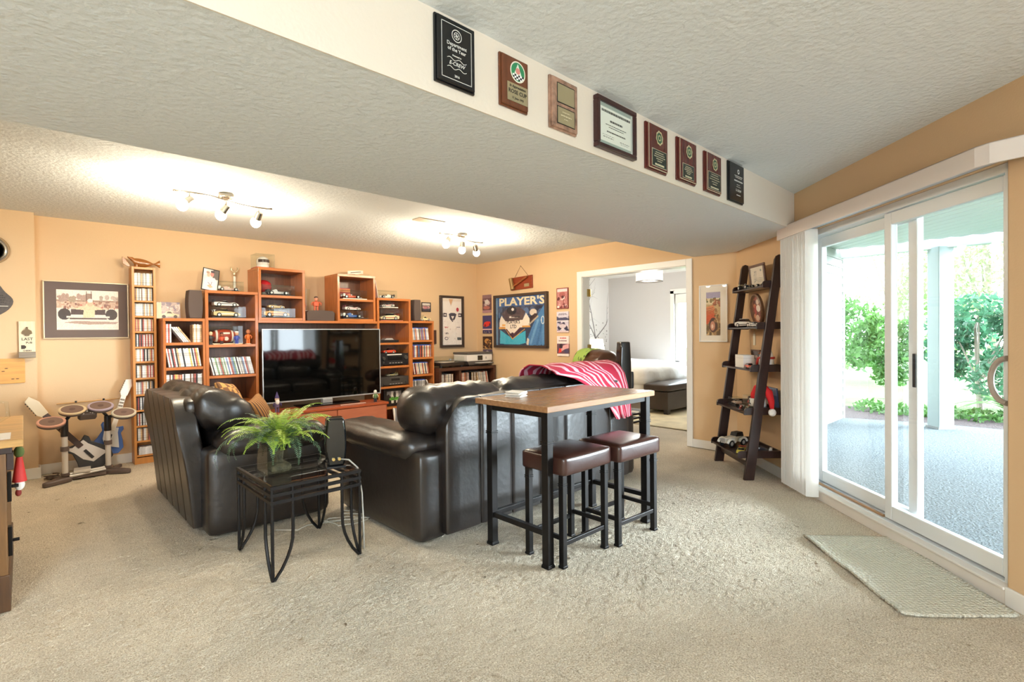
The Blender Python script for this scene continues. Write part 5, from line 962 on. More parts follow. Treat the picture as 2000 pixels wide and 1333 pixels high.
# ------------------------------------------------------------------ on and around the seating
COAST = C('efe9df', .5)
ct = [(2.215, 2.305, 0), (2.222, 2.312, 8), (2.21, 2.30, -6), (2.22, 2.308, 3)]
for k, (x, y, a) in enumerate(ct):
    o = mk('coaster', MB().box(-.052, -.052, 0, .052, .052, .006), COAST, bevel=.001, loc=(x, y, .8825 + k * .0085), rz=R(a + 20))
    o.rotation_euler[0] = R((0, 1.0, -1.0, 1.2)[k]); o['label'] = f'{("lowest", "second lowest", "second highest", "topmost")[k]} square white coaster in the pile on the bar table'; o['category'] = 'coaster'; o['group'] = 'coasters on the bar table'
def fabric(name, c1, c2, kind, scale):
    m = bpy.data.materials.new(name); m.use_nodes = True; nt = m.node_tree; p = nt.nodes['Principled BSDF']; p.inputs['Roughness'].default_value = .85
    tc = nt.nodes.new('ShaderNodeTexCoord'); r = nt.nodes.new('ShaderNodeMix'); r.data_type = 'RGBA'; r.inputs[6].default_value = (*srgb(c1), 1); r.inputs[7].default_value = (*srgb(c2), 1)
    src = tc.outputs['UV'] if 'uv' in kind else tc.outputs['Object']
    if 'check' in kind: t = nt.nodes.new('ShaderNodeTexChecker'); t.inputs['Scale'].default_value = scale; nt.links.new(src, t.inputs['Vector']); nt.links.new(t.outputs['Fac'], r.inputs[0])
    elif 'wave' in kind:
        t = nt.nodes.new('ShaderNodeTexWave'); t.inputs['Scale'].default_value = scale; t.inputs['Distortion'].default_value = 11 if 'zig' in kind else .4; t.inputs['Detail'].default_value = 1; nt.links.new(src, t.inputs['Vector'])
        g = nt.nodes.new('ShaderNodeMath'); g.operation = 'GREATER_THAN'; g.inputs[1].default_value = .62; nt.links.new(t.outputs['Fac'], g.inputs[0]); nt.links.new(g.outputs[0], r.inputs[0])
    else:
        t = nt.nodes.new('ShaderNodeTexVoronoi'); t.inputs['Scale'].default_value = scale; nt.links.new(src, t.inputs['Vector'])
        g = nt.nodes.new('ShaderNodeMath'); g.operation = 'LESS_THAN'; g.inputs[1].default_value = .32; nt.links.new(t.outputs['Distance'], g.inputs[0]); nt.links.new(g.outputs[0], r.inputs[0])
    nt.links.new(r.outputs[2], p.inputs['Base Color']); return m
def guv(nu, nv): return [((i + a) / nu, (j + b) / nv) for j in range(nv) for i in range(nu) for a, b in ((0, 0), (1, 0), (1, 1), (0, 1))]
def drape(name, label, loc, rz, fn, nu, nv, mat):
    o = mk(name, MB().grid(fn, nu, nv), mat, None, smooth=True, loc=loc, rz=rz, uv=guv(nu, nv))
    so = o.modifiers.new('thickness', 'SOLIDIFY'); so.thickness = .008; so.offset = 1
    o['label'] = label; o['category'] = 'blanket'; return o
PF = [(.30, .62), (.50, .80), (.47, .93), (.36, .985), (.22, .992), (.10, .962), (.035, .90), (.0, .80), (-.018, .70), (-.02, .56)]
def prof(v):
    x = v * (len(PF) - 1); i = min(int(x), len(PF) - 2); f = x - i; return (PF[i][0] * (1 - f) + PF[i + 1][0] * f, PF[i][1] * (1 - f) + PF[i + 1][1] * f)
def redfn(u, v):
    y, z = prof(.14 + .86 * v); h = max(0, (v - .55) / .45)
    x0 = 2.93 + .62 * h ** .7; x1 = 3.78 - .02 * h; x = x0 + (x1 - x0) * u
    return (x, 2.535 + y + .008 * math.sin(u * 22 + v * 6) - .012 * h * (1 + math.sin(u * 14)), z + .008 * math.sin(u * 17 + v * 9) + .034 * (1 - h))
drape('red_blanket', 'red and pink patterned knit blanket draped over the right back of the long sofa', (0, 0, 0), 0, redfn, 30, 26, fabric('red_knit', 'c42a48', 'f2b8c4', 'uv wave zig', 3.2))
def greenfn(u, v):
    a = R(-40 + 230 * v); return (.05 + .30 * u + .01 * math.sin(v * 20), -.33 - .19 * math.cos(a), .90 + .165 * math.sin(a) + .008 * math.sin(u * 15))
gb = drape('green_blanket', 'green fleece blanket with dark spots draped over the brown recliner', (4.86, 4.02, 0), R(65), greenfn, 14, 22, fabric('green_fleece', '9cb85a', '3c4626', 'uv spots', 9))
def pillow(label, loc, w, h, d, rot, mat, tassel=None):
    t = thing('throw_pillow', label, 'pillow', loc); t.rotation_euler = rot
    def f(p):
        u, v = p[0] / (w / 2), p[2] / (h / 2); k = max(0, (1 - u * u) * (1 - v * v)) ** .5
        return (p[0] * (1 - .06 * (1 - v * v)), p[1] * (.12 + .88 * k), p[2] * (1 - .06 * (1 - u * u)))
    mk('cushion', MB().rbox((0, 0, 0), (w, d, h), .02, 10, (0, 0, 0), f), mat, t, smooth=True)
    return t
pillow('woven pillow in tan and brown checks on the loveseat', (1.25, 4.70, .72), .40, .36, .15, (R(-22), R(8), R(58)), fabric('tan_check', 'c28a4c', '6a4426', 'check', 17))
pillow('brown striped pillow in front of the checked one on the loveseat', (1.36, 4.34, .63), .40, .34, .15, (R(-20), R(-4), R(62)), fabric('brown_stripe', 'a8743c', '4a2c1a', 'wave', 9))
pillow('white pillow with thin grey stripes standing at the far end of the receivers', (3.52, 5.72, .16), .36, .34, .13, (R(-22), R(14), R(10)), fabric('white_stripe', 'ece6de', '6a6a70', 'wave', 3.2))
# satellite speakers
def tall_speaker(label, loc, w, d, h, rz):
    t = thing('satellite_speaker', label, 'speaker', loc, rz)
    pr = [(-w / 2 * (1 - .22 * (2 * q - 1) ** 2), .012 + q * (h - .012)) for q in np.linspace(0, 1, 11)] + [(w / 2 * (1 - .22 * (2 * q - 1) ** 2), .012 + q * (h - .012)) for q in np.linspace(1, 0, 11)]
    mk('cabinet', MB().prism(pr, -d / 2, d / 2, 'y'), M('piano_black', '0e0e10', .06, coat=.6), t, bevel=.012, smooth=40); mk('base', MB().box(-w * .45, -d * .55, 0, w * .45, d * .55, .013), BLACK, t, bevel=.003)
    for sx in (-.016, .016): mk('terminal', MB().cyl((sx, -d / 2 - .012, .055), (sx, -d / 2, .055), .009, n=10), M('gold_metal', 'c8b070', .3, 1), t)
    return t
sp1 = tall_speaker('black glossy satellite speaker beside the fern on the front end table', (1.318, 2.905, .5035), .118, .10, .29, R(-18))
sp2 = tall_speaker('tall black glossy speaker rising behind the bar table, in front of the bedroom doorway', (4.27, 2.92, .5035), .125, .10, .68, R(-25))
mk('bracket', MB().rbox((.085, .01, .30), (.06, .04, .17), .015, 4), C('3a3a3c', .4), sp2, smooth=60)
o = mk('speaker_cable', MB().tube([(1.325, 2.842, .557), (1.36, 2.82, .55), (1.405, 2.80, .50), (1.425, 2.79, .35), (1.432, 2.79, .15), (1.44, 2.80, .02), (1.46, 2.90, .006), (1.56, 3.05, .006), (1.62, 3.2, .006)], .0045, 6), C('b4aea2', .5), smooth=True); o['label'] = 'pale cable running from the front satellite speaker to the floor'; o['category'] = 'cable'
pts = []
for i in range(60):
    a = i * .33; pts.append((1.50 + .012 * i * .35 + (.13 + .03 * math.sin(i * .5)) * math.cos(a) * (1 if 12 < i < 46 else .5), 3.36 + .10 * math.sin(a * .9) - .10 * math.sin(i / 60 * 3) + i * .003, .006 + .003 * (i % 3)))
pts = [(1.18, 3.50, .006), (1.28, 3.40, .006), (1.36, 3.44, .006)] + pts + [(1.74, 3.14, .006)]
o = mk('floor_cable', MB().tube(pts, .004, 5), C('d8d2c4', .5), smooth=True); o['label'] = 'loose white cable coiled on the carpet under the front end table'; o['category'] = 'cable'
# ------------------------------------------------------------------ fern in a glass pot
fn_ = thing('potted_fern', 'green fern in a square clear glass pot on the front end table', 'plant', (1.03, 3.0, .5035))
q = .086
mk('glass_pot', MB().box(-q, -q, 0, q, q, .014).box(-q, -q, .014, -q + .006, q, .17).box(q - .006, -q, .014, q, q, .17).box(-q, -q, .014, q, -q + .006, .17).box(-q, q - .006, .014, q, q, .17), glass('pot_glass', (.93, .95, .93), 1.3), fn_, bevel=.002)
mk('moss', MB().rbox((0, 0, .036), (.11, .11, .04), .015, 6, (0, 0, .01)).cyl((0, 0, .06), (0, 0, .14), .022, .03, 10), M('moss_brown', '4a4230', .9, bump=(60, .01), var=(30, .5)), fn_)
GREENS = [M('fern_green', '8fae3c', .5, var=(20, .15)), M('fern_light', 'b6cc54', .5, var=(20, .15)), M('fern_dark', '4c6648', .5, var=(20, .2))]
def frond_mesh(L, droop, sd, mat):
    rg = random.Random(sd); mb = MB(); n = 20; pts = []; x = z = 0; a = R(82 - 12 * rg.random())
    for i in range(n + 1):
        pts.append((x, 0.0, z)); st_ = L / n; x += st_ * math.cos(a); z += st_ * math.sin(a); a -= droop / n * (.5 + 1.2 * i / n)
    mb.tube(pts, [.0022 * (1 - .8 * i / n) for i in range(n + 1)], 3)
    for i in range(4, n + 1):
        for h in (0, 1):
            f = (i + h * .5) / n; ii = min(i, n - 1); p = Vector(pts[ii]).lerp(Vector(pts[ii + 1]), h * .5); d = (Vector(pts[ii + 1]) - Vector(pts[ii])).normalized(); nr = Vector((-d.z, 0, d.x))
            ln = .046 * math.sin(min(1, .15 + f * .95) * math.pi) ** .6 * (1.15 - .5 * f) * rg.uniform(.85, 1.1) + .006; wd = .0034
            for sg in (-1, 1):
                sdv = Vector((0, sg, 0)) + d * .35 + nr * rg.uniform(-.25, .1); tip = p + sdv.normalized() * ln - Vector((0, 0, .15 * ln)); m_ = p.lerp(tip, .45)
                mb.add([p, m_ + d * wd, tip, m_ - d * wd], [(0, 1, 2, 3)])
    return mesh('frond', mb, mat)
FM = [frond_mesh(L, dr, k, GREENS[k % 3]) for k, (L, dr) in enumerate([(.33, 1.5), (.36, 1.9), (.31, 1.3), (.40, 2.3), (.36, 1.7), (.42, 2.9), (.34, 2.0), (.30, 1.1), (.44, 3.1)])]
rg = random.Random(5)
for k in range(64):
    o = mk('frond', FM[k % 9], None, fn_, loc=(rg.uniform(-.03, .03), rg.uniform(-.03, .03), .13))
    o.rotation_euler = (0, rg.uniform(-.18, .5), k * 2.399 + rg.uniform(-.3, .3)); s_ = rg.uniform(.82, 1.08); o.scale = (s_, s_, s_)
# ------------------------------------------------------------------ toy drum kit and guitars by the race photo
dk = thing('toy_drum_kit', 'toy drum kit with four round pads on silver posts, left of the cd tower', 'drum kit', (.41, 6.06, 0))
DG = C('5a4c46', .5)
for x, y0 in ((-.155, -.02), (.155, .06)):
    mk('post', MB().cyl((x, y0, .05), (x, y0, .42), .022, n=14), M('satin_silver', 'd8d2cc', .35, .3), dk, smooth=40)
    mk('post_collar', MB().cyl((x, y0, .27), (x, y0, .31), .031, n=14).cyl((x, y0, .05), (x, y0, .075), .032, n=14), DG, dk, smooth=40); mk('post_top', MB().cyl((x, y0, .40), (x, y0, .54), .027, n=14), BLACK, dk, smooth=40)
sg_ = [(-1, -.155, -.02), (1, .155, .06)]
for s_, x, y0 in sg_:
    mk('foot', MB().prism([(x - .03 * s_, y0 + .06), (x + s_ * .03, y0 + .06), (x + s_ * .16, y0 - .14), (x + s_ * .13, y0 - .16), (x - s_ * .045, y0 - .05)], 0, .045, 'z').prism([(x - .03 * s_, y0 + .04), (x + .03 * s_, y0 + .04), (x + s_ * .13, y0 + .20), (x + s_ * .10, y0 + .21)], 0, .035, 'z'), DG, dk, bevel=.012)
mk('crossbar', MB().cyl((-.13, -.01, .055), (.13, .055, .06), .014, n=10).cyl((-.13, -.05, .045), (.13, .02, .05), .012, n=10), M('satin_silver', 'd8d2cc', .35, .3), dk, smooth=40); mk('crossbar_brace', MB().box(-.13, -.03, .012, .13, .03, .035), DG, dk)
mk('pedal', MB().prism([(-.1, -.04), (.02, -.04), (.03, .1), (-.09, .1)], .06, .085, 'z'), M('satin_silver', 'd8d2cc', .35, .3), dk, bevel=.004)
for nm, x, y, z, rim in (('red', -.243, -.10, .545, 'd8a08c'), ('yellow', -.098, .02, .625, 'dcc6a0'), ('blue', .104, .04, .635, 'b4a4b4'), ('green', .272, .0, .560, 'd4cbb4')):
    T = Matrix.Translation((x, y, z)) @ Matrix.Rotation(R(20), 4, 'X')
    pd = mk('drum_pad', MB().lathe([(.08, -.03), (.094, -.02), (.096, .0), (.088, .006)], 32).xf(T), DG, dk, smooth=40); pd['label'] = f'{nm} rimmed drum pad'
    mk('pad_rim', MB().lathe([(.096, -.004), (.097, .008), (.088, .013), (.078, .009)], 32).xf(T), C(rim, .5), pd, smooth=40)
    mk('pad_face', MB().cyl((0, 0, .006), (0, 0, .0105), .079, n=32).xf(T), M('pad_rubber', '7a6258', .7), pd); mk('pad_center', MB().cyl((0, 0, .0105), (0, 0, .0118), .022, n=20).xf(T), C('665048', .7), pd)
T = Matrix.Translation((.005, .0, .575)) @ Matrix.Rotation(R(20), 4, 'X')
mk('control_box', MB().prism([(-.055, -.04), (.055, -.04), (.07, .0), (.02, .06), (-.02, .06), (-.07, .0)], -.035, .02, 'z').xf(T), C('4c403c', .45), dk, bevel=.006)
mk('button', MB().cyl((-.03, -.02, .02), (-.03, -.02, .024), .008, n=10).cyl((.02, -.01, .02), (.02, -.01, .024), .005, n=8).cyl((.035, -.02, .02), (.035, -.02, .024), .005, n=8).cyl((0, .025, .02), (0, .025, .024), .007, n=10).xf(T), C('d8d0c8', .4), dk)
mk('pad_arm', MB().cyl((-.155, -.02, .52), (-.243, -.08, .52), .014, n=8).cyl((-.155, -.02, .53), (-.098, .02, .60), .014, n=8).cyl((.155, .06, .53), (.104, .04, .61), .014, n=8).cyl((.155, .06, .53), (.272, .02, .54), .014, n=8).cyl((-.098, .04, .59), (.104, .06, .60), .012, n=8), BLACK, dk)
def guitar(label, loc, ang, rz, lean, body, guard, neckc, headc, L=.78, horns=True):
    t = thing('toy_guitar', label, 'guitar', loc); B_ = C(body, .35)
    T = Matrix.Rotation(rz, 4, 'Z') @ Matrix.Rotation(lean, 4, 'X') @ Matrix.Rotation(ang, 4, 'Y')
    k = L / .78
    bd = [(-.02, .245), (-.06, .26), (-.105, .285), (-.115, .25), (-.085, .19), (-.11, .10), (-.145, .03), (-.12, -.03), (-.05, -.055), (.04, -.055), (.12, -.03), (.15, .04), (.12, .12), (.085, .19), (.10, .235), (.085, .27), (.04, .25)] if horns else [(-.03, .22), (-.15, -.05), (-.08, -.05), (0, .04), (.08, -.05), (.15, -.05), (.03, .22)]
    mk('body', MB().prism([(x * k, z * k) for x, z in bd], -.02, .02, 'y').xf(T), B_, t, bevel=.006)
    gd = [(-.05, .235), (-.095, .265), (-.07, .19), (-.06, .10), (-.02, .03), (.06, .03), (.11, .03), (.08, .12), (.055, .19), (.05, .24)] if horns else [(-.02, .19), (-.05, .02), (.05, .02), (.02, .19)]
    mk('pickguard', MB().prism([(x * k, z * k) for x, z in gd], -.026, -.02, 'y').xf(T), C(guard, .4), t, bevel=.002)
    mk('neck', MB().box(-.024 * k, -.034, .20 * k, .024 * k, -.012, .60 * k).xf(T), C(neckc, .45), t, bevel=.004)
    for i in range(5): mk('fret_button', MB().box(-.02 * k, -.037, (.54 - i * .035) * k, .02 * k, -.034, (.56 - i * .035) * k).xf(T), C('8a7a6a', .4), t)
    hd = mk('headstock', MB().prism([(x * k, z * k) for x, z in [(-.025, .59), (-.045, .63), (-.03, .78), (.02, .80), (.045, .72), (.03, .60)]], -.03, -.01, 'y').xf(T), C(headc, .45), t, bevel=.004)
    for i in range(6): mk('tuning_peg', MB().cyl((-.05 * k + i * .002, -.02, (.64 + i * .024) * k), (-.03 * k, -.02, (.64 + i * .024) * k), .006, n=6).xf(T), C('4a4038', .4), hd)
    mk('strum_bar', MB().box(-.012 * k, -.034, .06 * k, .012 * k, -.026, .16 * k).xf(Matrix.Identity(4)).xf(T), BLACK, t, bevel=.003)
    return t
guitar('black toy guitar with a white pickguard and cream headstock behind the drum kit', (.50, 6.24, .095), R(-37), 0, R(-8), '2c2a2c', 'e4dedc', '4a3630', 'ecdcc0', L=.79)
guitar('blue toy guitar with a white neck behind the right drum post', (.565, 6.30, .20), R(17), 0, R(-10), '3c5c9c', 'e0dcd8', 'efe6da', 'efe6da', L=.68)
t = thing('cable_coil', 'dark coiled cable on the carpet at the left foot of the drum kit', 'cable', (.17, 6.19, 0)); mk('cable', MB().tube([(.05 * math.cos(a) * (1 + .1 * math.sin(3 * a)), .035 * math.sin(a), .01 + .003 * a) for a in np.linspace(0, 14, 50)], .005, 5), C('4a3a30', .6), t, smooth=True)
t = thing('wall_rail', 'thin tan rail with two dark knobs fixed low on the wall behind the drum kit', 'rail', (.44, YB, .66)); mk('rail', MB().cyl((-.22, -.02, -.01), (.26, -.02, 0), .006, n=8), C('c89a60', .5), t); mk('knob', MB().ell((-.08, -.03, .0), .010, .01, .010, 8, 6).ell((.13, -.03, .004), .010, .01, .010, 8, 6), BLACK, t)
# ------------------------------------------------------------------ on the bar cabinet
t = thing('beer_mug', 'clear glass tankard with dark bands on the bar cabinet', 'mug', (-.155, 3.62, .8)); mk('glass', MB().lathe([(.05, 0), (.055, .03), (.05, .14), (.056, .19), (.05, .19), (.045, .14), (.048, .03)], 24), ACRYL, t, smooth=40)
for z in (.055, .135): mk('band', MB().lathe([(.0565, z - .012), (.0575, z - .01), (.0575, z + .01), (.0565, z + .012)], 24), C('3a302a', .4), t, smooth=40)
mk('lid', MB().cyl((0, 0, .195), (0, 0, .215), .058, .05, 24), C('6a5a48', .35), t, smooth=40); mk('handle', MB().tube([(.05, 0, .16), (.09, 0, .15), (.095, 0, .08), (.05, 0, .05)], .008, 6), ACRYL, t, smooth=True)
t = thing('stemmed_glass', 'clear ornate glass behind the tankard at the left edge', 'glass', (-.17, 3.95, .8)); mk('glass', MB().lathe([(.04, 0), (.035, .01), (.008, .02), (.008, .10), (.04, .15), (.05, .25), (.046, .25), (.036, .155)], 20), ACRYL, t, smooth=40)
t = thing('paper_sheet', 'white paper lying on the bar cabinet top', 'paper', (-.14, 3.50, .8)); mk('sheet', MB().box(-.15, -.12, .0005, .09, .10, .0015), WHITE, t)
t = thing('santa_ornament', 'little red and white santa ornament hanging on the bar cabinet side', 'ornament', (-.022, 3.50, .50)); mk('coat', MB().cyl((0, 0, .07), (0, 0, .19), .028, .012, 10), C('c8302a', .6), t, smooth=40); mk('beard', MB().ell((0, 0, .055), .02, .02, .03, 10, 6), C('efe6dc', .8), t, smooth=True); mk('boot', MB().ell((-.005, 0, .015), .012, .012, .018, 8, 6), C('8a2a24', .6), t, smooth=True); mk('sprig', MB().ell((.0, .0, .215), .02, .018, .03, 8, 6), C('5a6a34', .8), t, smooth=True); mk('loop', MB().tube([(0, 0, .24), (-.02, 0, .25), (-.055, 0, .245)], .002, 4), BLACK, t)
# ------------------------------------------------------------------ on the ladder shelf (points in the frame of the patio wall)
LRZ = SA + math.pi     # faces the room
def lp(s, off, z): return sl(s, off, z)
p = Paint(72, 72, 'e8ddc8', 41).line(.2, .2, .3, .8, .01, '8a8478').line(.3, .3, .45, .75, .01, '8a8478').blobs(12, .15, .2, .5, .8, .04, ['b8b0a0', '9a9484', 'd0c8b4']).rect(.45, .15, .9, .35, 'd0c4ac').ell(.78, .78, .06, .06, '7a8a78').line(.4, .4, .9, .38, .008, '8a8478').grain(.03)
framed('cartoon_frame', 'dark framed ink drawing on the top tier of the ladder shelf', 'picture', lp(2.545, .075, 1.775), LRZ, .30, .215, .022, .02, wood('umber_frame', '5a3a26', .35), p.mat('ink_drawing'), tilt=R(6))
car('black formula car at the left of the top ladder tier', lp(2.72, .105, 1.667), SA + R(180), .24, '2a2826', 'formula', 'c8b890'); car('small black and silver formula car at the right of the top ladder tier', lp(2.40, .10, 1.667), SA, .17, '3a3836', 'formula', 'd0ccc4')
p = Paint(72, 96, '7a4434', 42).blobs(40, 0, 0, 1, 1, .1, ['8a4c38', 'b0603c', '5a3028', 'c88a60', '9a5040']).ell(.62, .56, .22, .13, 'ecdcd0').ell(.45, .2, .2, .12, 'd8b8a0').ell(.6, .8, .16, .1, 'd8c0b0').ell(.3, .5, .1, .2, 'a83c2c')
t = thing('oval_frame', 'oval bronze framed red picture on the second ladder tier', 'picture', lp(2.52, .07, 1.313), LRZ); t.rotation_euler[0] = R(7)
n = 36; oa = [(.115 * math.cos(2 * math.pi * i / n), .155 + .15 * math.sin(2 * math.pi * i / n)) for i in range(n)]; ob_ = [(x * .78, .155 + (z - .155) * .80) for x, z in oa]
vs = [(x, y, z) for y, L_ in ((-.022, oa), (-.030, [((a[0] + b[0]) / 2, (a[1] + b[1]) / 2) for a, b in zip(oa, ob_)]), (-.012, ob_), (0, oa)) for x, z in L_]
fs = []
for a in (0, 1): fs += [(a * n + i, a * n + (i + 1) % n, (a + 1) * n + (i + 1) % n, (a + 1) * n + i) for i in range(n)]
fs += [((i + 1) % n, i, 3 * n + i, 3 * n + (i + 1) % n) for i in range(n)]
mk('frame', MB().add(vs, fs), wood('bronze_oval', '6a4a34', .3, .2), t, smooth=40); mk('print', MB().add([(x, -.011, z) for x, z in ob_], [tuple(range(n))]), p.mat('oval_print'), t, uv=[(.5 + x / .18, .5 + (z - .155) / .24) for x, z in ob_]); mk('easel_leg', MB().box(-.01, .0, .004, .01, .02, .2), BLACK, t)
car('white and black rally car on the second ladder tier', lp(2.66, .14, 1.312), SA + R(200), .21, 'dcd8d0', 'old', '2a2826'); car('small white and black patterned car on the second ladder tier, nearer the patio door', lp(2.42, .15, 1.312), SA + R(180), .17, 'e6e2dc', 'race', '222222')
t = thing('white_box', 'plain white box on the third ladder tier', 'box', lp(2.57, .19, .9445), LRZ); mk('box', MB().box(-.10, -.05, 0, .08, .05, .115), C('f2eee8', .5), t, bevel=.003); mk('lid_line', MB().box(-.101, -.051, .085, .081, .051, .088), C('d8d2ca', .5), t)
car('orange red vintage toy car beside the white box on the third ladder tier', lp(2.42, .21, .9445), SA + R(180), .12, 'e0512a', 'old', 'e8783a')
p = Paint(56, 56, '3a2622', 43).rect(0, 0, 1, .42, 'ece4e0').ell(.5, .5, .2, .2, 'd0a888').grain(.04); framed('dark_photo', 'small dark framed portrait at the back of the third ladder tier', 'picture', lp(2.60, .065, 1.028), LRZ, .19, .155, .014, .015, wood('umber_frame', '5a3a26', .35), p.mat('dark_portrait'), tilt=R(6))
t = thing('snowman_ornament', 'white cone shaped snowman with a red pointed hat and scarf, third ladder tier', 'ornament', lp(2.352, .098, .9445), LRZ)
SNW = C('f0eee8', .8); SCR = C('c03a32', .7); mk('body', MB().lathe([(.045, 0), (.062, .03), (.06, .09), (.045, .15), (.03, .185)], 18), SNW, t, smooth=True); mk('hat', MB().tube([(0, 0, .175), (0, 0, .21), (.0, .01, .25), (.005, .02, .275)], [.034, .026, .014, .008], 10), SCR, t, smooth=True)
mk('scarf', MB().lathe([(.058, .085), (.068, .092), (.064, .106), (.052, .104)], 18).tube([(-.03, -.055, .095), (-.045, -.06, .06), (-.06, -.055, .03)], .012, 6), SCR, t, smooth=True); mk('nose', MB().cyl((0, -.04, .14), (0, -.075, .135), .006, .001, 8), C('d8763a'), t)
t = thing('hanging_card', 'small cream card hanging on the wall behind the ladder shelf', 'card', lp(2.80, .004, 1.19), LRZ); mk('card', MB().box(-.02, -.003, -.05, .025, 0, .06), CREAM, t); mk('string', MB().tube([(0, -.002, .06), (.01, -.002, .11)], .0012, 4), C('c8b8a0'), t)
case('small flat case with a pale car at the left of the fourth ladder tier', lp(2.74, .20, .5745), .18, .09, .075, SA + math.pi); car('pale pink car inside the small flat case on the fourth ladder tier', lp(2.74, .20, .5875), SA, .13, 'e0b8a0', 'gt')
figurine('little red figure standing at the front of the fourth ladder tier', lp(2.60, .14, .5745), .11, 'd85a4a', '6a4030', hat='3a2420', wide=1.0, rz=LRZ); figurine('taller red and dark figure on a clear box, fourth ladder tier', lp(2.52, .08, .675), .12, 'd8604c', '5a3a30', hat='4a342a', arm='3a2c2a', wide=1.1, rz=LRZ)
t = thing('clear_block', 'clear boxes with dark contents under the taller red figure', 'box', lp(2.52, .08, .5745), LRZ); mk('shell', MB().box(-.06, -.04, 0, .06, .04, .1), ACRYL, t, bevel=.002); mk('insert', MB().box(-.02, -.03, .004, .05, .03, .09), C('4c463c', .4), t)
car('small red and white formula car at the front edge of the fourth ladder tier', lp(2.50, .26, .5745), SA + R(150), .13, 'c8483c', 'formula', 'f0e0d8')
case('dark based clear case behind the right rail of the fourth ladder tier', lp(2.40, .20, .5745), .12, .12, .135, SA + math.pi); car('grey model car in the clear case behind the right rail, fourth ladder tier', lp(2.40, .20, .5875), SA + R(90), .10, '8a8578', 'old')
figurine('pale blue figure at the back of the fourth ladder tier', lp(2.43, .075, .5745), .20, 'a8b4c8', '4a3c34', hat='3a302a', wide=.9, rz=LRZ)
t = thing('standing_book', 'blue picture book standing against the wall behind the santa hat', 'book', lp(2.31, .045, .6165), LRZ); t.rotation_euler[0] = R(5)
p = Paint(64, 56, '5a7098', 44).rect(0, .6, 1, 1, '8aa0c0').ell(.35, .6, .16, .2, 'e8c8a8').blobs(20, .1, .3, .7, .9, .06, ['d8c8b0', 'c86a5a', '4a5a80', 'e8e0d0']); mk('cover', MB().box(-.12, -.0, 0, .05, .012, .165), C('3a4c78', .5), t); quad('cover_print', -.12, 0, .05, .165, -.003, p.mat('book_print'), t, .003)
t = thing('santa_hat', 'red santa hat with white band and pompom drooping off the fourth ladder tier', 'hat', lp(2.36, .17, .5745), LRZ)
mk('band', MB().lathe([(.06, .043), (.072, .05), (.073, .10), (.064, .115), (.05, .112)], 20), C('f0ece6', .9, bump=(90, .004)), t, smooth=True); RV = C('d01c22', .75)
mk('cone', MB().tube([(0, 0, .10), (0, 0, .15), (.02, .0, .19), (.07, .02, .20), (.115, .04, .17), (.14, .05, .10), (.15, .05, .04)], [.062, .058, .05, .04, .033, .025, .016], 12), RV, t, smooth=True)
mk('pompom', MB().ell((.155, .05, .01), .032, .032, .032, 14, 8), C('f0ece6', .9, bump=(90, .004)), t, smooth=True)
for a in (90, 210, 330): mk('blade_mark', MB().prism([(.0, .0), (.022 * math.cos(R(a + 12)), .022 * math.sin(R(a + 12))), (.026 * math.cos(R(a)), .026 * math.sin(R(a))), (.022 * math.cos(R(a - 12)), .022 * math.sin(R(a - 12)))], -.077, -.0725, 'y').xf(Matrix.Translation((.0, 0, .078))), C('2a2422', .6), t)
car('cream and black vintage model car on the bottom ladder tier', lp(2.69, .26, .2025), SA + R(120), .27, 'e6decc', 'vintage', 'efe9dc'); car('yellow and red toy racer at the front of the bottom ladder tier', lp(2.40, .30, .2025), SA + R(150), .16, 'e8d25a', 'race', 'd84030')
car('black and white formula car behind the right rail of the bottom ladder tier', lp(2.40, .14, .2025), SA + R(60), .20, '38343a', 'formula', 'e0dcd8')
# woven mat by the patio door
mt = bpy.data.materials.new('woven_mat'); mt.use_nodes = True; nt = mt.node_tree; pb = nt.nodes['Principled BSDF']; pb.inputs['Roughness'].default_value = .95
tc = nt.nodes.new('ShaderNodeTexCoord'); vo = nt.nodes.new('ShaderNodeTexChecker'); vo.inputs['Scale'].default_value = 70; nt.links.new(tc.outputs['Object'], vo.inputs['Vector']); mx = nt.nodes.new('ShaderNodeMix'); mx.data_type = 'RGBA'; mx.inputs[6].default_value = (*srgb('e8e4d4'), 1); mx.inputs[7].default_value = (*srgb('cfcab8'), 1); nt.links.new(vo.outputs['Fac'], mx.inputs[0]); nt.links.new(mx.outputs[2], pb.inputs['Base Color'])
wv = nt.nodes.new('ShaderNodeTexVoronoi'); wv.inputs['Scale'].default_value = 75; nt.links.new(tc.outputs['Object'], wv.inputs['Vector']); bp = nt.nodes.new('ShaderNodeBump'); bp.inputs['Distance'].default_value = .012; bp.invert = True; nt.links.new(wv.outputs['Distance'], bp.inputs['Height']); nt.links.new(bp.outputs[0], pb.inputs['Normal'])
mc = [Vector((3.478, 1.073, 0)), Vector((2.80, .455, 0)), Vector((3.158, .112, 0)), Vector((3.83, .70, 0))]
def matfn(u, v):
    a = mc[0].lerp(mc[1], u); b = mc[3].lerp(mc[2], u); p_ = a.lerp(b, v)
    d = max(0, u - .86) / .14; e = max(0, .3 - v) / .3
    p_ += Vector((.03, .05, 0)) * d * d * e * e * .5
    return (p_.x, p_.y, .012 + .006 * (abs(2 * v - 1) > .97) + .004 * math.sin(u * 14) * (1 - v) ** 2)
o = mk('woven_mat', MB().grid(matfn, 40, 24), mt, smooth=True); so = o.modifiers.new('thickness', 'SOLIDIFY'); so.thickness = .009; so.offset = -1; o['label'] = 'pale woven rectangular mat on the carpet in front of the patio door'; o['category'] = 'mat'
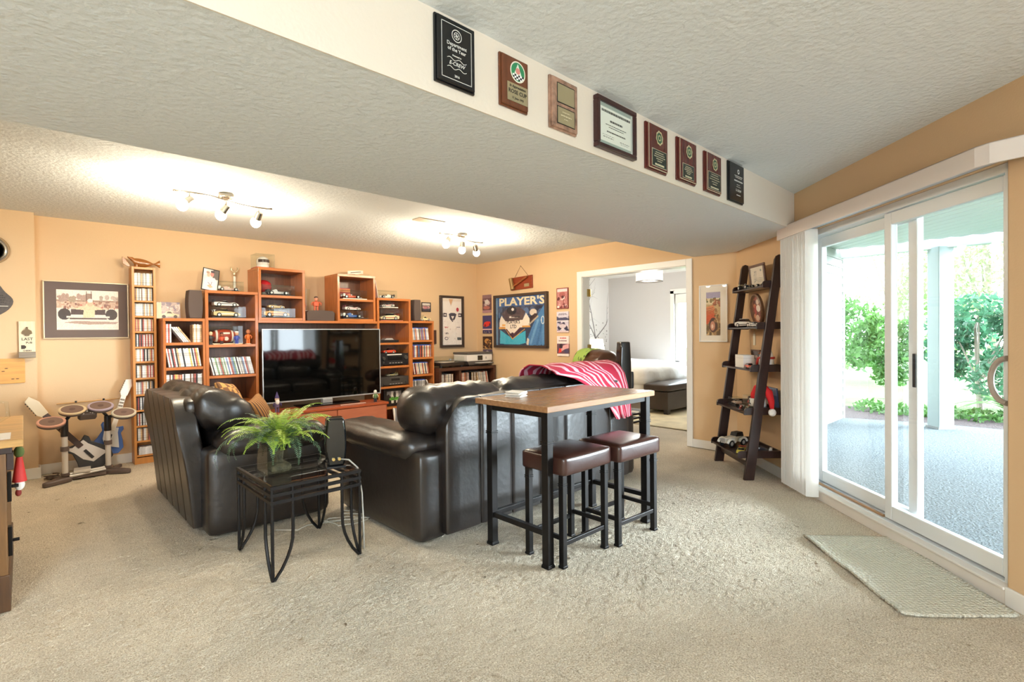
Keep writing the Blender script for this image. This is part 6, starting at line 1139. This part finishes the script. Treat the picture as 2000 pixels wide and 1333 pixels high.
# ------------------------------------------------------------------ bedroom
o = mk('bedroom_rug', MB().box(6.2, 2.9, .0, 8.6, 5.6, .012), M('rug_pale', 'dccfae', .9, var=(5, .16)), bevel=.004); o['label'] = 'pale gold patterned rug on the bedroom floor'; o['category'] = 'rug'
BL = M('bench_leather', '3c322e', .35, bump=(50, .001), var=(5, .2))
t = thing('storage_bench', 'dark leather storage bench at the foot of the white bed', 'bench', (7.13, 4.08, .012)); mk('box', MB().box(0, 0, .06, 1.25, .42, .34), BL, t, bevel=.006); mk('lid', MB().rbox((.625, .21, .40), (1.27, .44, .11), .03, 10, (0, 0, .015)), BL, t, smooth=70)
for x, y in ((.0, .0), (1.18, .0), (.0, .35), (1.18, .35)): mk('leg', MB().box(x, y, 0, x + .07, y + .07, .07), BLACK, t)
t = thing('bed', 'white bed with a puffy duvet in the bedroom beyond the doorway', 'bed', (7.3, 4.55, .012)); WB = C('f2efea', .8)
mk('bed_frame', MB().box(0, .02, .0, 1.32, 1.85, .28), C('8a8078', .6), t, bevel=.01); mk('mattress', MB().rbox((.66, .93, .42), (1.30, 1.82, .28), .06, 6), WB, t, smooth=70)
mk('duvet', MB().rbox((.66, .86, .56), (1.44, 1.80, .34), .13, 14, (0, 0, .05), lambda p: (p[0] + .012 * math.sin(p[1] * 11 + p[2] * 9), p[1] + .012 * math.sin(p[0] * 14 + p[2] * 12), p[2] + .012 * math.sin(p[0] * 9) * math.sin(p[1] * 8))), M('duvet_cloth', 'f4f2ee', .85, bump=(5, .02)), t, smooth=True)
for x in (.34, .98): mk('pillow', MB().rbox((x, 1.62, .80), (.55, .36, .18), .08, 8, (0, 0, .03)), WB, t, smooth=True)
mk('headboard', MB().box(0, 1.86, .1, 1.32, 1.90, 1.0), C('a89c90', .6), t, bevel=.01)
t = thing('bedroom_pendant', 'drum shaped white ceiling lamp in the bedroom', 'ceiling lamp', (7.35, 4.52, 2.095)); mk('shade', MB().lathe([(.21, 0), (.212, .001), (.212, .185), (.21, .186), (.206, .185), (.206, .001)], 32), M('lamp_shade_lit', 'f4efe6', .7, emit=('fff6e8', .7)), t, smooth=40)
mk('rim', MB().lathe([(.213, -.004), (.215, 0), (.213, .006)], 32).lathe([(.213, .180), (.215, .185), (.213, .190)], 32), M('dark_nickel', '6a625a', .3, 1), t); mk('diffuser', MB().cyl((0, 0, .004), (0, 0, .010), .205, n=32), M('lamp_diffuser_lit', 'ffffff', .6, emit=('fff6ea', 2.0)), t); mk('stem', MB().cyl((0, 0, .186), (0, 0, ZC - 2.095 - .0), .012, n=8).cyl((0, 0, ZC - 2.115), (0, 0, ZC - 2.095), .06, n=16), CHROME, t)
light('bedroom_lamp', 'POINT', (7.35, 4.52, 1.98), BED_POWER, (1, .97, .93), .15)
t = thing('nightstand', 'small pale nightstand under the bedroom table lamp', 'nightstand', (6.92, 5.28, .012)); mk('body', MB().box(-.2, -.2, .1, .2, .2, .58), C('cfc6ba', .5), t, bevel=.005); mk('drawer', MB().box(-.18, -.205, .35, .18, -.2, .55), C('d8d0c4', .5), t); mk('knob', MB().ell((0, -.215, .45), .012, .012, .012, 8, 6), CHROME, t)
for x, y in ((-.17, -.17), (.17, -.17), (-.17, .17), (.17, .17)): mk('leg', MB().cyl((x, y, 0), (x, y, .1), .018, n=8), C('a89c90', .5), t)
t = thing('table_lamp', 'lit white table lamp at the left of the bedroom doorway view', 'lamp', (6.92, 5.28, .592)); mk('base', MB().lathe([(.07, 0), (.075, .015), (.02, .03), (.05, .12), (.05, .2), (.012, .28), (.012, .36)], 20), C('d8d0c4', .3), t, smooth=True); mk('lamp_shade', MB().lathe([(.16, .34), (.12, .58), (.115, .58), (.155, .34)], 28), M('shade_glow', 'fff6e4', .7, emit=('fff4dc', 2.2)), t, smooth=40)
mu = thing('tree_mural', 'grey tree mural on the white bedroom wall left of the bed', 'mural', (8.55, YB - .021, 0)); TG = C('8f8a8a', .8); rg = random.Random(3)
def ribbon(mb, x, z, a, L, wd, lv):
    n = 6; pts = []
    for i in range(n + 1):
        pts.append((x, z)); x += L / n * math.cos(a); z += L / n * math.sin(a); a += rg.uniform(-.16, .16)
    for i in range(n):
        (x0, z0), (x1, z1) = pts[i], pts[i + 1]; w0 = wd * (1 - .6 * i / n); w1 = wd * (1 - .6 * (i + 1) / n); d = Vector((x1 - x0, z1 - z0)).normalized(); px, pz = -d.y, d.x
        mb.add([(x0 - px * w0, 0, z0 - pz * w0), (x0 + px * w0, 0, z0 + pz * w0), (x1 + px * w1, 0, z1 + pz * w1), (x1 - px * w1, 0, z1 - pz * w1)], [(0, 1, 2, 3)])
    if lv > 0:
        for k in range(3):
            i = rg.randint(2, n); ribbon(mb, pts[i][0], pts[i][1], a + rg.choice((-1, 1)) * rg.uniform(.3, .9), L * rg.uniform(.5, .75), wd * .5, lv - 1)
mb = MB(); ribbon(mb, .15, .1, R(105), 1.3, .03, 4); ribbon(mb, -.9, .3, R(80), 1.0, .02, 4); ribbon(mb, .2, .7, R(135), 1.0, .02, 3); mb.v = [(max(-2.9, min(.38, x)), y, max(.1, min(2.40, z))) for x, y, z in mb.v]
mk('branches', mb, TG, mu); mb = MB()
for i in range(160):
    x, z, s_ = rg.uniform(-1.6, .36), rg.gauss(.9, .28), rg.uniform(.008, .022); mb.add([(x - s_, -.0005, z), (x, -.0005, z - s_), (x + s_, -.0005, z), (x, -.0005, z + s_)], [(0, 1, 2, 3)])
mk('leaves', mb, C('a39e9c', .8), mu, kind='stuff')
# ------------------------------------------------------------------ patio, porch and garden
agg = M('exposed_aggregate', '50585c', .9, var=(38, .42), bump=(60, .012))
struct('patio_slab', MB().prism([tuple(sl(-6, -.14)[:2]), tuple(sl(3.1, -.14)[:2]), (5.6, 2.25), (9.0, 2.25), (9.3, 1.25), (9.6, -5), (4, -9)], -.17, -.05), agg)
gr = M('lawn_green', '55733c', .95, var=(2, .2), bump=(40, .02)); struct('ground', MB().box(-8, -30, -.4, 45, 40, -.18), gr)
mu_ = M('bark_mulch', '3c302f', .95, var=(40, .5), bump=(50, .03)); struct('mulch_bed', MB().prism([(9.0, 2.25), (9.3, 1.25), (9.6, -5), (11.2, -5), (10.6, 2.6)], -.18, -.06), mu_)
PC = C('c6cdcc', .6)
pcl = struct('ceiling_porch', MB().prism([tuple(sl(-5, -.14)[:2]), tuple(sl(3.1, -.14)[:2]), (5.5, 2.25), (8.8, 2.25), (8.6, -4), (5, -7)], 2.50, 2.56), PC)
for k in range(34):
    o = .17 + k * .15; s1_ = min((5.6 - .7106 * o) / .7036, (2.22 + .7036 * (o + .14)) / .7106); s0_ = -4.2 + .2 * o
    if s1_ < s0_ + .3: break
    bm = MB().prism([tuple(sl(s0_, -o)[:2]), tuple(sl(s1_, -o)[:2]), tuple(sl(s1_ - .0, -o - .14)[:2]), tuple(sl(s0_, -o - .14)[:2])], 2.468, 2.50)
    mk('soffit_board', bm, PC, pcl, bevel=.006)
struct('porch_beam', MB().prism([(8.62, -4), (8.76, -4), (9.07, 2.24), (8.93, 2.24)], 2.36, 2.56), PC)
struct('wall_porch_header', MB().box(-5.4, -.16, ZC, 3.1, -.14, 2.56), PC, loc=SP, rz=SA)
pp = thing('porch_post', 'square white porch post standing on the patio outside the glass door', 'post', (8.93, 1.07, -.05), SA)
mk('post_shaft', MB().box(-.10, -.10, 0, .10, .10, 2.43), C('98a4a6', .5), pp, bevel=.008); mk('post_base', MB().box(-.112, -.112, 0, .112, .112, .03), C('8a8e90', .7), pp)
sid = struct('trim_house_corner', MB().box(9.03, 2.22, -.1, 9.10, 2.30, 2.5), PC); SB = C('8e9088', .6)
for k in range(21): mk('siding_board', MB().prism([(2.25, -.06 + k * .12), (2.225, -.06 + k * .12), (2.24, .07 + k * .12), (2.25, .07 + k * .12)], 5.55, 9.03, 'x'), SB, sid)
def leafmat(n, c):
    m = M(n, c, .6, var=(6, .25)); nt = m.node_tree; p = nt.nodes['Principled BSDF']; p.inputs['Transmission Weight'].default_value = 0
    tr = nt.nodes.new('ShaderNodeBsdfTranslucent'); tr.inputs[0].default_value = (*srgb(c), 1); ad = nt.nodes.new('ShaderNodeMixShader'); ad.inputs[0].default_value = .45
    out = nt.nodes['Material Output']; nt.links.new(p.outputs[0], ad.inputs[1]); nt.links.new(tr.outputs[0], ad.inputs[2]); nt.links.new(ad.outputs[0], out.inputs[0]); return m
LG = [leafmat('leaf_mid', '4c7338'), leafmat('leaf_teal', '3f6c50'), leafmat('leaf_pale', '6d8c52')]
nr = np.random.RandomState(11)
def leaves(n, clusters, size):
    """n leaf quads around cluster ellipsoids [(x,y,z,rx,ry,rz)]"""
    cl = np.array(clusters); k = nr.randint(len(cl), size=n); d = nr.normal(size=(n, 3)); d /= np.linalg.norm(d, axis=1)[:, None]; r = nr.uniform(.55, 1.05, (n, 1))
    c = cl[k, :3] + d * r * cl[k, 3:]
    a = nr.normal(size=(n, 3)); a /= np.linalg.norm(a, axis=1)[:, None]; b = np.cross(a, nr.normal(size=(n, 3))); b /= np.linalg.norm(b, axis=1)[:, None]
    s = size * nr.uniform(.6, 1.3, (n, 1)); V = np.stack([c - a * s, c - b * s * .45, c + a * s, c + b * s * .45], 1).reshape(-1, 3)
    mb = MB(); mb.v = V.tolist(); mb.f = [(4 * i, 4 * i + 1, 4 * i + 2, 4 * i + 3) for i in range(n)]; return mb
def bush(label, loc, w, h, n, mat, size=.06, trunk=True, name='garden_bush', group=None):
    t = thing(name, label, 'bush' if 'bush' in name else 'tree', loc, 0, group)
    z0 = .15 * h if 'bush' in name else .10 * h
    cl = [(nr.uniform(-w, w) * .6, nr.uniform(-w, w) * .6, z0 + nr.uniform(.1, .9) * (h - z0), w * nr.uniform(.25, .45), w * nr.uniform(.25, .45), (h - z0) * nr.uniform(.12, .24)) for _ in range(12)]
    mk('foliage', leaves(n, cl, size), mat, t, kind='stuff')
    mb = MB().tube([(0, 0, 0), (.03 * h, .02 * h, .35 * h), (-.02 * h, .03 * h, .7 * h), (.02 * h, 0, .92 * h)], [.03 * h ** .7, .022 * h ** .7, .013 * h ** .7, .005], 6)
    for c in cl[:8]: mb.tube([(.02 * h, .02 * h, .25 * h), ((c[0]) * .6, c[1] * .6, c[2] * .75), c[:3]], [.012 * h ** .7, .008 * h ** .7, .003], 5)
    mk('branches', mb, M('bark_grey', '8a8078', .9, bump=(30, .01)), t)
    return t
bush('rounded teal green bush right of the porch post, beyond the mulch', (12.6, .95, -.18), 1.0, 2.1, 3800, LG[1], .065)
bush('light green bush at the far right behind the broad leaved plant', (12.3, -.85, -.18), 1.2, 2.4, 3200, LG[0], .075)
bush('mid green bush seen between the door frame and the porch post', (13.3, 2.45, -.18), .8, 1.7, 2600, LG[0], .065)
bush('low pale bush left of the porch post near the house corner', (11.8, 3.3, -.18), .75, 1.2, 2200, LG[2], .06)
bush('wide pale bush far beyond the left glass panel', (17.0, 4.3, -.18), 1.5, 2.4, 3000, LG[0], .09)
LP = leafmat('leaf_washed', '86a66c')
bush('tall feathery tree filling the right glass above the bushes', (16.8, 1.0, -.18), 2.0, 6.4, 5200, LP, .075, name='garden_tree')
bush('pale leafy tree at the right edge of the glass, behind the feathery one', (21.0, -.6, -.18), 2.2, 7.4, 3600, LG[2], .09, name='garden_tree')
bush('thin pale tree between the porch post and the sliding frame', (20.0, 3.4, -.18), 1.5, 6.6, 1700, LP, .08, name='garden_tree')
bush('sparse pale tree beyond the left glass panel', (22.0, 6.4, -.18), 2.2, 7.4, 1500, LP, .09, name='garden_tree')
t = thing('broad_leaf_plant', 'arching broad leaved plant at the edge of the patio, far right', 'plant', (10.75, .38, -.1))
for k in range(26):
    a = k * 2.4; mb = MB(); n = 9; L = .65 + .3 * nr.rand(); pts = []; x = z = 0; e = R(70 - 20 * nr.rand())
    for i in range(n + 1):
        pts.append((x, z)); x += L / n * math.cos(e); z += L / n * math.sin(e); e -= .17
    for i in range(n):
        w0 = .05 * math.sin(math.pi * (i + .3) / (n + .6)); w1 = .05 * math.sin(math.pi * (i + 1.3) / (n + .6))
        mb.add([(pts[i][0], -w0, pts[i][1]), (pts[i][0], w0, pts[i][1]), (pts[i + 1][0], w1, pts[i + 1][1]), (pts[i + 1][0], -w1, pts[i + 1][1])], [(0, 1, 2, 3)])
    mk('leaf', mb, LG[0], t, rz=a)
mb = leaves(2600, [(10.2 + .25 * nr.rand(), y, -.02, .5, .25, .10) for y in np.linspace(-3, 2.2, 16)], .05); o = mk('ground_cover', mb, LG[0], kind='stuff'); o['label'] = 'low green ground cover along the edge of the patio'; o['category'] = 'plants'
